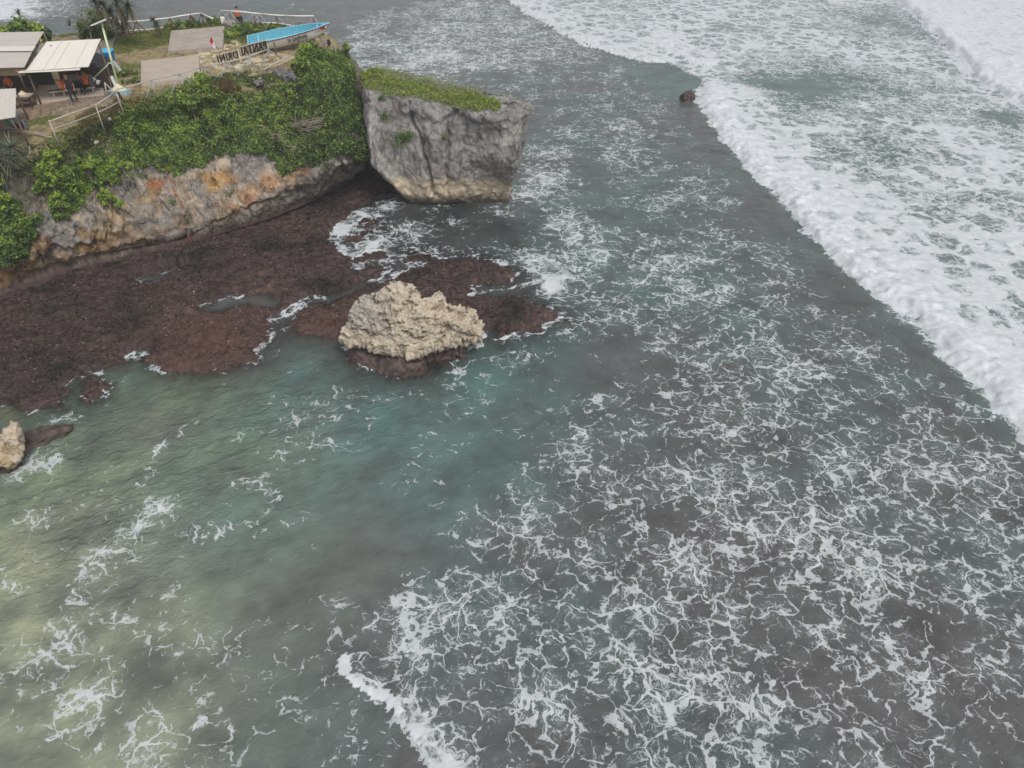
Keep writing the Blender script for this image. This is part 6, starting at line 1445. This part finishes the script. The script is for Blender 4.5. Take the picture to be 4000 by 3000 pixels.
# ================================================================== people
def person(name, loc, yaw, J, cloth, label, hair=True, R=None):
    """One continuous skinned body. J: joint -> (x, y, z) in the figure's own frame, facing -Y. cloth: material for torso/arms/legs."""
    r0 = dict(pelvis=.125, waist=.115, chest=.135, neck=.052, head0=.072, head=.088, top=.062, shl=.062, ell=.042, wrl=.028, hal=.030, hipl=.085, knl=.058, anl=.038, tol=.034)
    if R: r0.update(R)
    chain = [('pelvis', 'waist'), ('waist', 'chest'), ('chest', 'neck'), ('neck', 'head0'), ('head0', 'head'), ('head', 'top')]
    for s in 'lr': chain += [('chest', 'sh' + s), ('sh' + s, 'el' + s), ('el' + s, 'wr' + s), ('wr' + s, 'ha' + s), ('pelvis', 'hip' + s), ('hip' + s, 'kn' + s), ('kn' + s, 'an' + s), ('an' + s, 'to' + s)]
    names = list(J); bm = bmesh.new(); lay = bm.verts.layers.skin.verify(); vv = {k: bm.verts.new(J[k]) for k in names}
    for a, b in chain: bm.edges.new((vv[a], vv[b]))
    fingers = []
    for s in 'lr':                      # four fingers and a thumb on each hand
        w_, h_ = np.array(J['wr' + s]), np.array(J['ha' + s]); d = unit(h_ - w_); sd = unit(np.cross(d, [0.1, 1, .2]))
        for k, (o_, l_) in enumerate(((-.030, .062), (-.010, .075), (.010, .072), (.028, .058), (-.045, .045))):
            t0 = h_ + sd * o_ - d * (.0 if k < 4 else .035); t1 = t0 + d * l_ * .6 + sd * (o_ * .2 if k < 4 else -.02) + np.array([0, -.006, -.004]); t2 = t1 + d * l_ * .4 + np.array([0, -.018, -.010])
            a_, b_, c_ = bm.verts.new(t0), bm.verts.new(t1), bm.verts.new(t2); bm.edges.new((vv['ha' + s], a_)); bm.edges.new((a_, b_)); bm.edges.new((b_, c_)); fingers += [a_, b_, c_]
    for k in names:
        r = r0.get(k, r0.get(k[:-1] + 'l', .05)); vv[k][lay].radius = (r, r)
        vv[k][lay].use_root = (k == 'pelvis')
    for f_ in fingers: f_[lay].radius = (.009, .009)
    me = bpy.data.meshes.new("body"); bm.to_mesh(me); bm.free()
    o = bpy.data.objects.new("body", me); C.objects.link(o)
    md = o.modifiers.new("skin", 'SKIN'); md.use_smooth_shade = True; o.modifiers.new("sub", 'SUBSURF').levels = 1
    bpy.context.view_layer.update()
    me2 = bpy.data.meshes.new_from_object(o.evaluated_get(bpy.context.evaluated_depsgraph_get())); bpy.data.objects.remove(o)
    seg = [(np.array(J[a], float), np.array(J[b], float), a, b) for a, b in chain]
    torso, sleeve, leg, longs = cloth
    mats = [M_SKIN, torso, sleeve, leg, plain("sandal", (.10, .075, .06))]
    me2.materials.clear()
    for m_ in mats: me2.materials.append(m_)
    for pl_ in me2.polygons:
        c = np.array(pl_.center); best = None
        for a, b, na, nb in seg:
            ab = b - a; t = np.clip((c - a) @ ab / (ab @ ab), 0, 1); d = np.linalg.norm(c - a - ab * t)
            if best is None or d < best[0]: best = (d, nb, t)
        nb, t = best[1], best[2]
        k = 0
        if nb in ('waist', 'chest') or nb[:2] == 'sh': k = 1
        elif nb == 'neck': k = 1 if t < .4 else 0
        elif nb[:2] == 'el': k = 2
        elif nb[:2] == 'wr': k = 2 if longs else 0
        elif nb[:3] == 'hip' or nb[:2] == 'kn' or nb[:2] == 'an': k = 3
        elif nb[:2] == 'to': k = 4 if t > .3 else 0
        pl_.material_index = k
    root = empty(name, loc, label, "person"); root.rotation_euler = (0, 0, yaw)
    b = new_obj("body", me2); b.parent = root
    hd = np.array(J['head'], float)
    if hair:
        m = MB(); vs, fs = [], []
        for i in range(6):
            for j in range(12):
                a = j / 12 * 2 * math.pi; e_ = i / 5 * 1.75; f_ = 1 if math.sin(a) > -.3 else .62
                vs.append(hd + np.array([.098 * math.cos(a) * math.sin(e_ * f_), .104 * math.sin(a) * math.sin(e_ * f_) + .012, .03 + .098 * math.cos(e_ * f_)]))
        fs = [(i * 12 + j, i * 12 + (j + 1) % 12, (i + 1) * 12 + (j + 1) % 12, (i + 1) * 12 + j) for i in range(5) for j in range(12)]
        me3 = bpy.data.meshes.new("hair"); me3.from_pydata([tuple(p) for p in vs], [], fs); h = new_obj("hair", me3, M_HAIR, root)
    fa = MB().add([hd + np.array(p) for p in [(0, -.108, .0), (-.014, -.088, -.024), (.014, -.088, -.024), (0, -.086, .03)]], [(0, 1, 2), (0, 2, 3), (0, 3, 1), (1, 3, 2)])
    n_o = fa.build("nose", M_SKIN); n_o.parent = root
    for sx in (-1, 1):
        e_o = MB().box(hd + np.array([sx * .032, -.086, .012]), (.022, .01, .010)).build("eye", M_HAIR); e_o.parent = root
        r_o = MB().box(hd + np.array([sx * .088, .0, -.005]), (.018, .03, .052)).build("ear", M_SKIN, bevel=.006); r_o.parent = root
    mo = MB().box(hd + np.array([0, -.083, -.047]), (.042, .01, .009)).build("mouth", M_MAROON); mo.parent = root
    return root
def stand(lean=0.0, stride=.0):
    return dict(pelvis=(0, 0, .92), waist=(0, -.01 - lean * .3, 1.06), chest=(0, -.02 - lean * .7, 1.28), neck=(0, -.03 - lean, 1.44), head0=(0, -.05 - lean, 1.50), head=(0, -.06 - lean, 1.58), top=(0, -.05 - lean, 1.65),
                shl=(-.17, -.02 - lean * .8, 1.37), ell=(-.23, .02 - lean * .5, 1.10), wrl=(-.22, -.10, .88), hal=(-.21, -.12, .81), shr=(.17, -.02 - lean * .8, 1.37), elr=(.23, .03, 1.10), wrr=(.22, -.04, .86), har=(.21, -.06, .79),
                hipl=(-.09, 0, .88), knl=(-.10, -.05 - stride * .6, .48), anl=(-.10, .03 - stride, .085), tol=(-.11, -.14 - stride, .04), hipr=(.09, 0, .88), knr=(.10, .0 + stride * .25, .48), anr=(.10, .10 + stride, .10), tor=(.11, -.06 + stride, .045))
def sit(h=.45, lean=.05, **kw):
    d = dict(pelvis=(0, 0, h + .09), waist=(0, -.02, h + .24), chest=(0, -.03 - lean, h + .46), neck=(0, -.04 - lean, h + .62), head0=(0, -.06 - lean, h + .68), head=(0, -.08 - lean, h + .76), top=(0, -.07 - lean, h + .83),
             shl=(-.17, -.03 - lean, h + .55), ell=(-.24, -.10, h + .30), wrl=(-.18, -.30, h + .18), hal=(-.16, -.37, h + .17), shr=(.17, -.03 - lean, h + .55), elr=(.24, -.10, h + .30), wrr=(.18, -.30, h + .18), har=(.16, -.37, h + .17),
             hipl=(-.09, -.04, h + .07), knl=(-.12, -.44, h + .06), anl=(-.12, -.42, .085), tol=(-.13, -.58, .04), hipr=(.09, -.04, h + .07), knr=(.12, -.44, h + .06), anr=(.12, -.42, .085), tor=(.13, -.58, .04))
    d.update(kw); return d
f1 = at(296, 404, 8.2); gz = max(ground(f1[0], f1[1]), 8.2)
person("person", (f1[0], f1[1], gz + .02), .35, stand(.05, .16), (M_DKCLOTH, M_MAROON, M_NAVY, False), "person in dark clothes striding out from under the white roof")
sp = b0 * .16 + b1 * .84; bm_yaw = -.9
person("person", (sp[0], sp[1], 8.2), -.35, sit(.31, .0, ell=(-.36, -.12, .88), wrl=(-.22, -.22, 1.12), hal=(-.16, -.24, 1.18), elr=(.34, -.06, .92), wrr=(.24, -.14, 1.18), har=(.18, -.16, 1.23)), (M_ORANGE, M_ORANGE, M_DKCLOTH, True), "person in orange long sleeves seated on the bench with hands at the face", True)
p3 = at(45, 345, 8.6); person("person", (p3[0], p3[1], 8.15), .1, sit(.45, .08), (M_ORANGE, M_ORANGE, M_DKCLOTH, False), "person in an orange shirt seated behind the stall table under the grey roof")
p4 = at(60, 488, 8.3); person("person", (p4[0] - .05, p4[1] + .25, 7.95), 1.1, sit(.42, .16), (M_PALEB, M_PALEB, M_JEAN, False), "person in a pale blue shirt and jeans seated under the small hut")
p5 = at(926, 64, 8.6); person("person", (p5[0], p5[1], 8.0), 2.9, sit(.42, .10), (M_ORANGE, M_ORANGE, M_NAVY, True), "person in an orange jacket seated at the far railing facing the sea")
seat5 = MB().box(np.array([p5[0], p5[1], 8.2]), (.5, .4, .42)).build("seat_block", M_DARKWOOD, None, bevel=.03); tag(seat5, "dark block used as a seat at the far railing", "seat")
seat4 = MB().box(np.array([p4[0] - .05, p4[1] + .28, 8.15]), (.42, .4, .42)).build("seat_block", M_MAROON, None, bevel=.03); tag(seat4, "dark red stool under the small hut", "seat")
seat3 = MB().box(np.array([p3[0], p3[1] + .03, 8.36]), (.45, .4, .44)).build("seat_block", M_DARKWOOD, None, bevel=.03); tag(seat3, "dark stool behind the stall table", "seat")

# ---- thin sea haze over the whole bay
hz = MB().box((0, 0, 10.5), (24000, 24000, 29.5)).build("haze")
t = NT("sea_haze"); t.t.nodes.remove(t.nrm.node)
pv = t.n("ShaderNodeVolumePrincipled"); pv.inputs['Color'].default_value = (.80, .84, .90, 1); pv.inputs['Density'].default_value = 0.0009; pv.inputs['Density Attribute'].default_value = ""; pv.inputs['Anisotropy'].default_value = 0.0
t.t.links.new(pv.outputs[0], t.out.inputs['Volume']); hz.data.materials.append(t.m); tag(hz, kind='stuff')
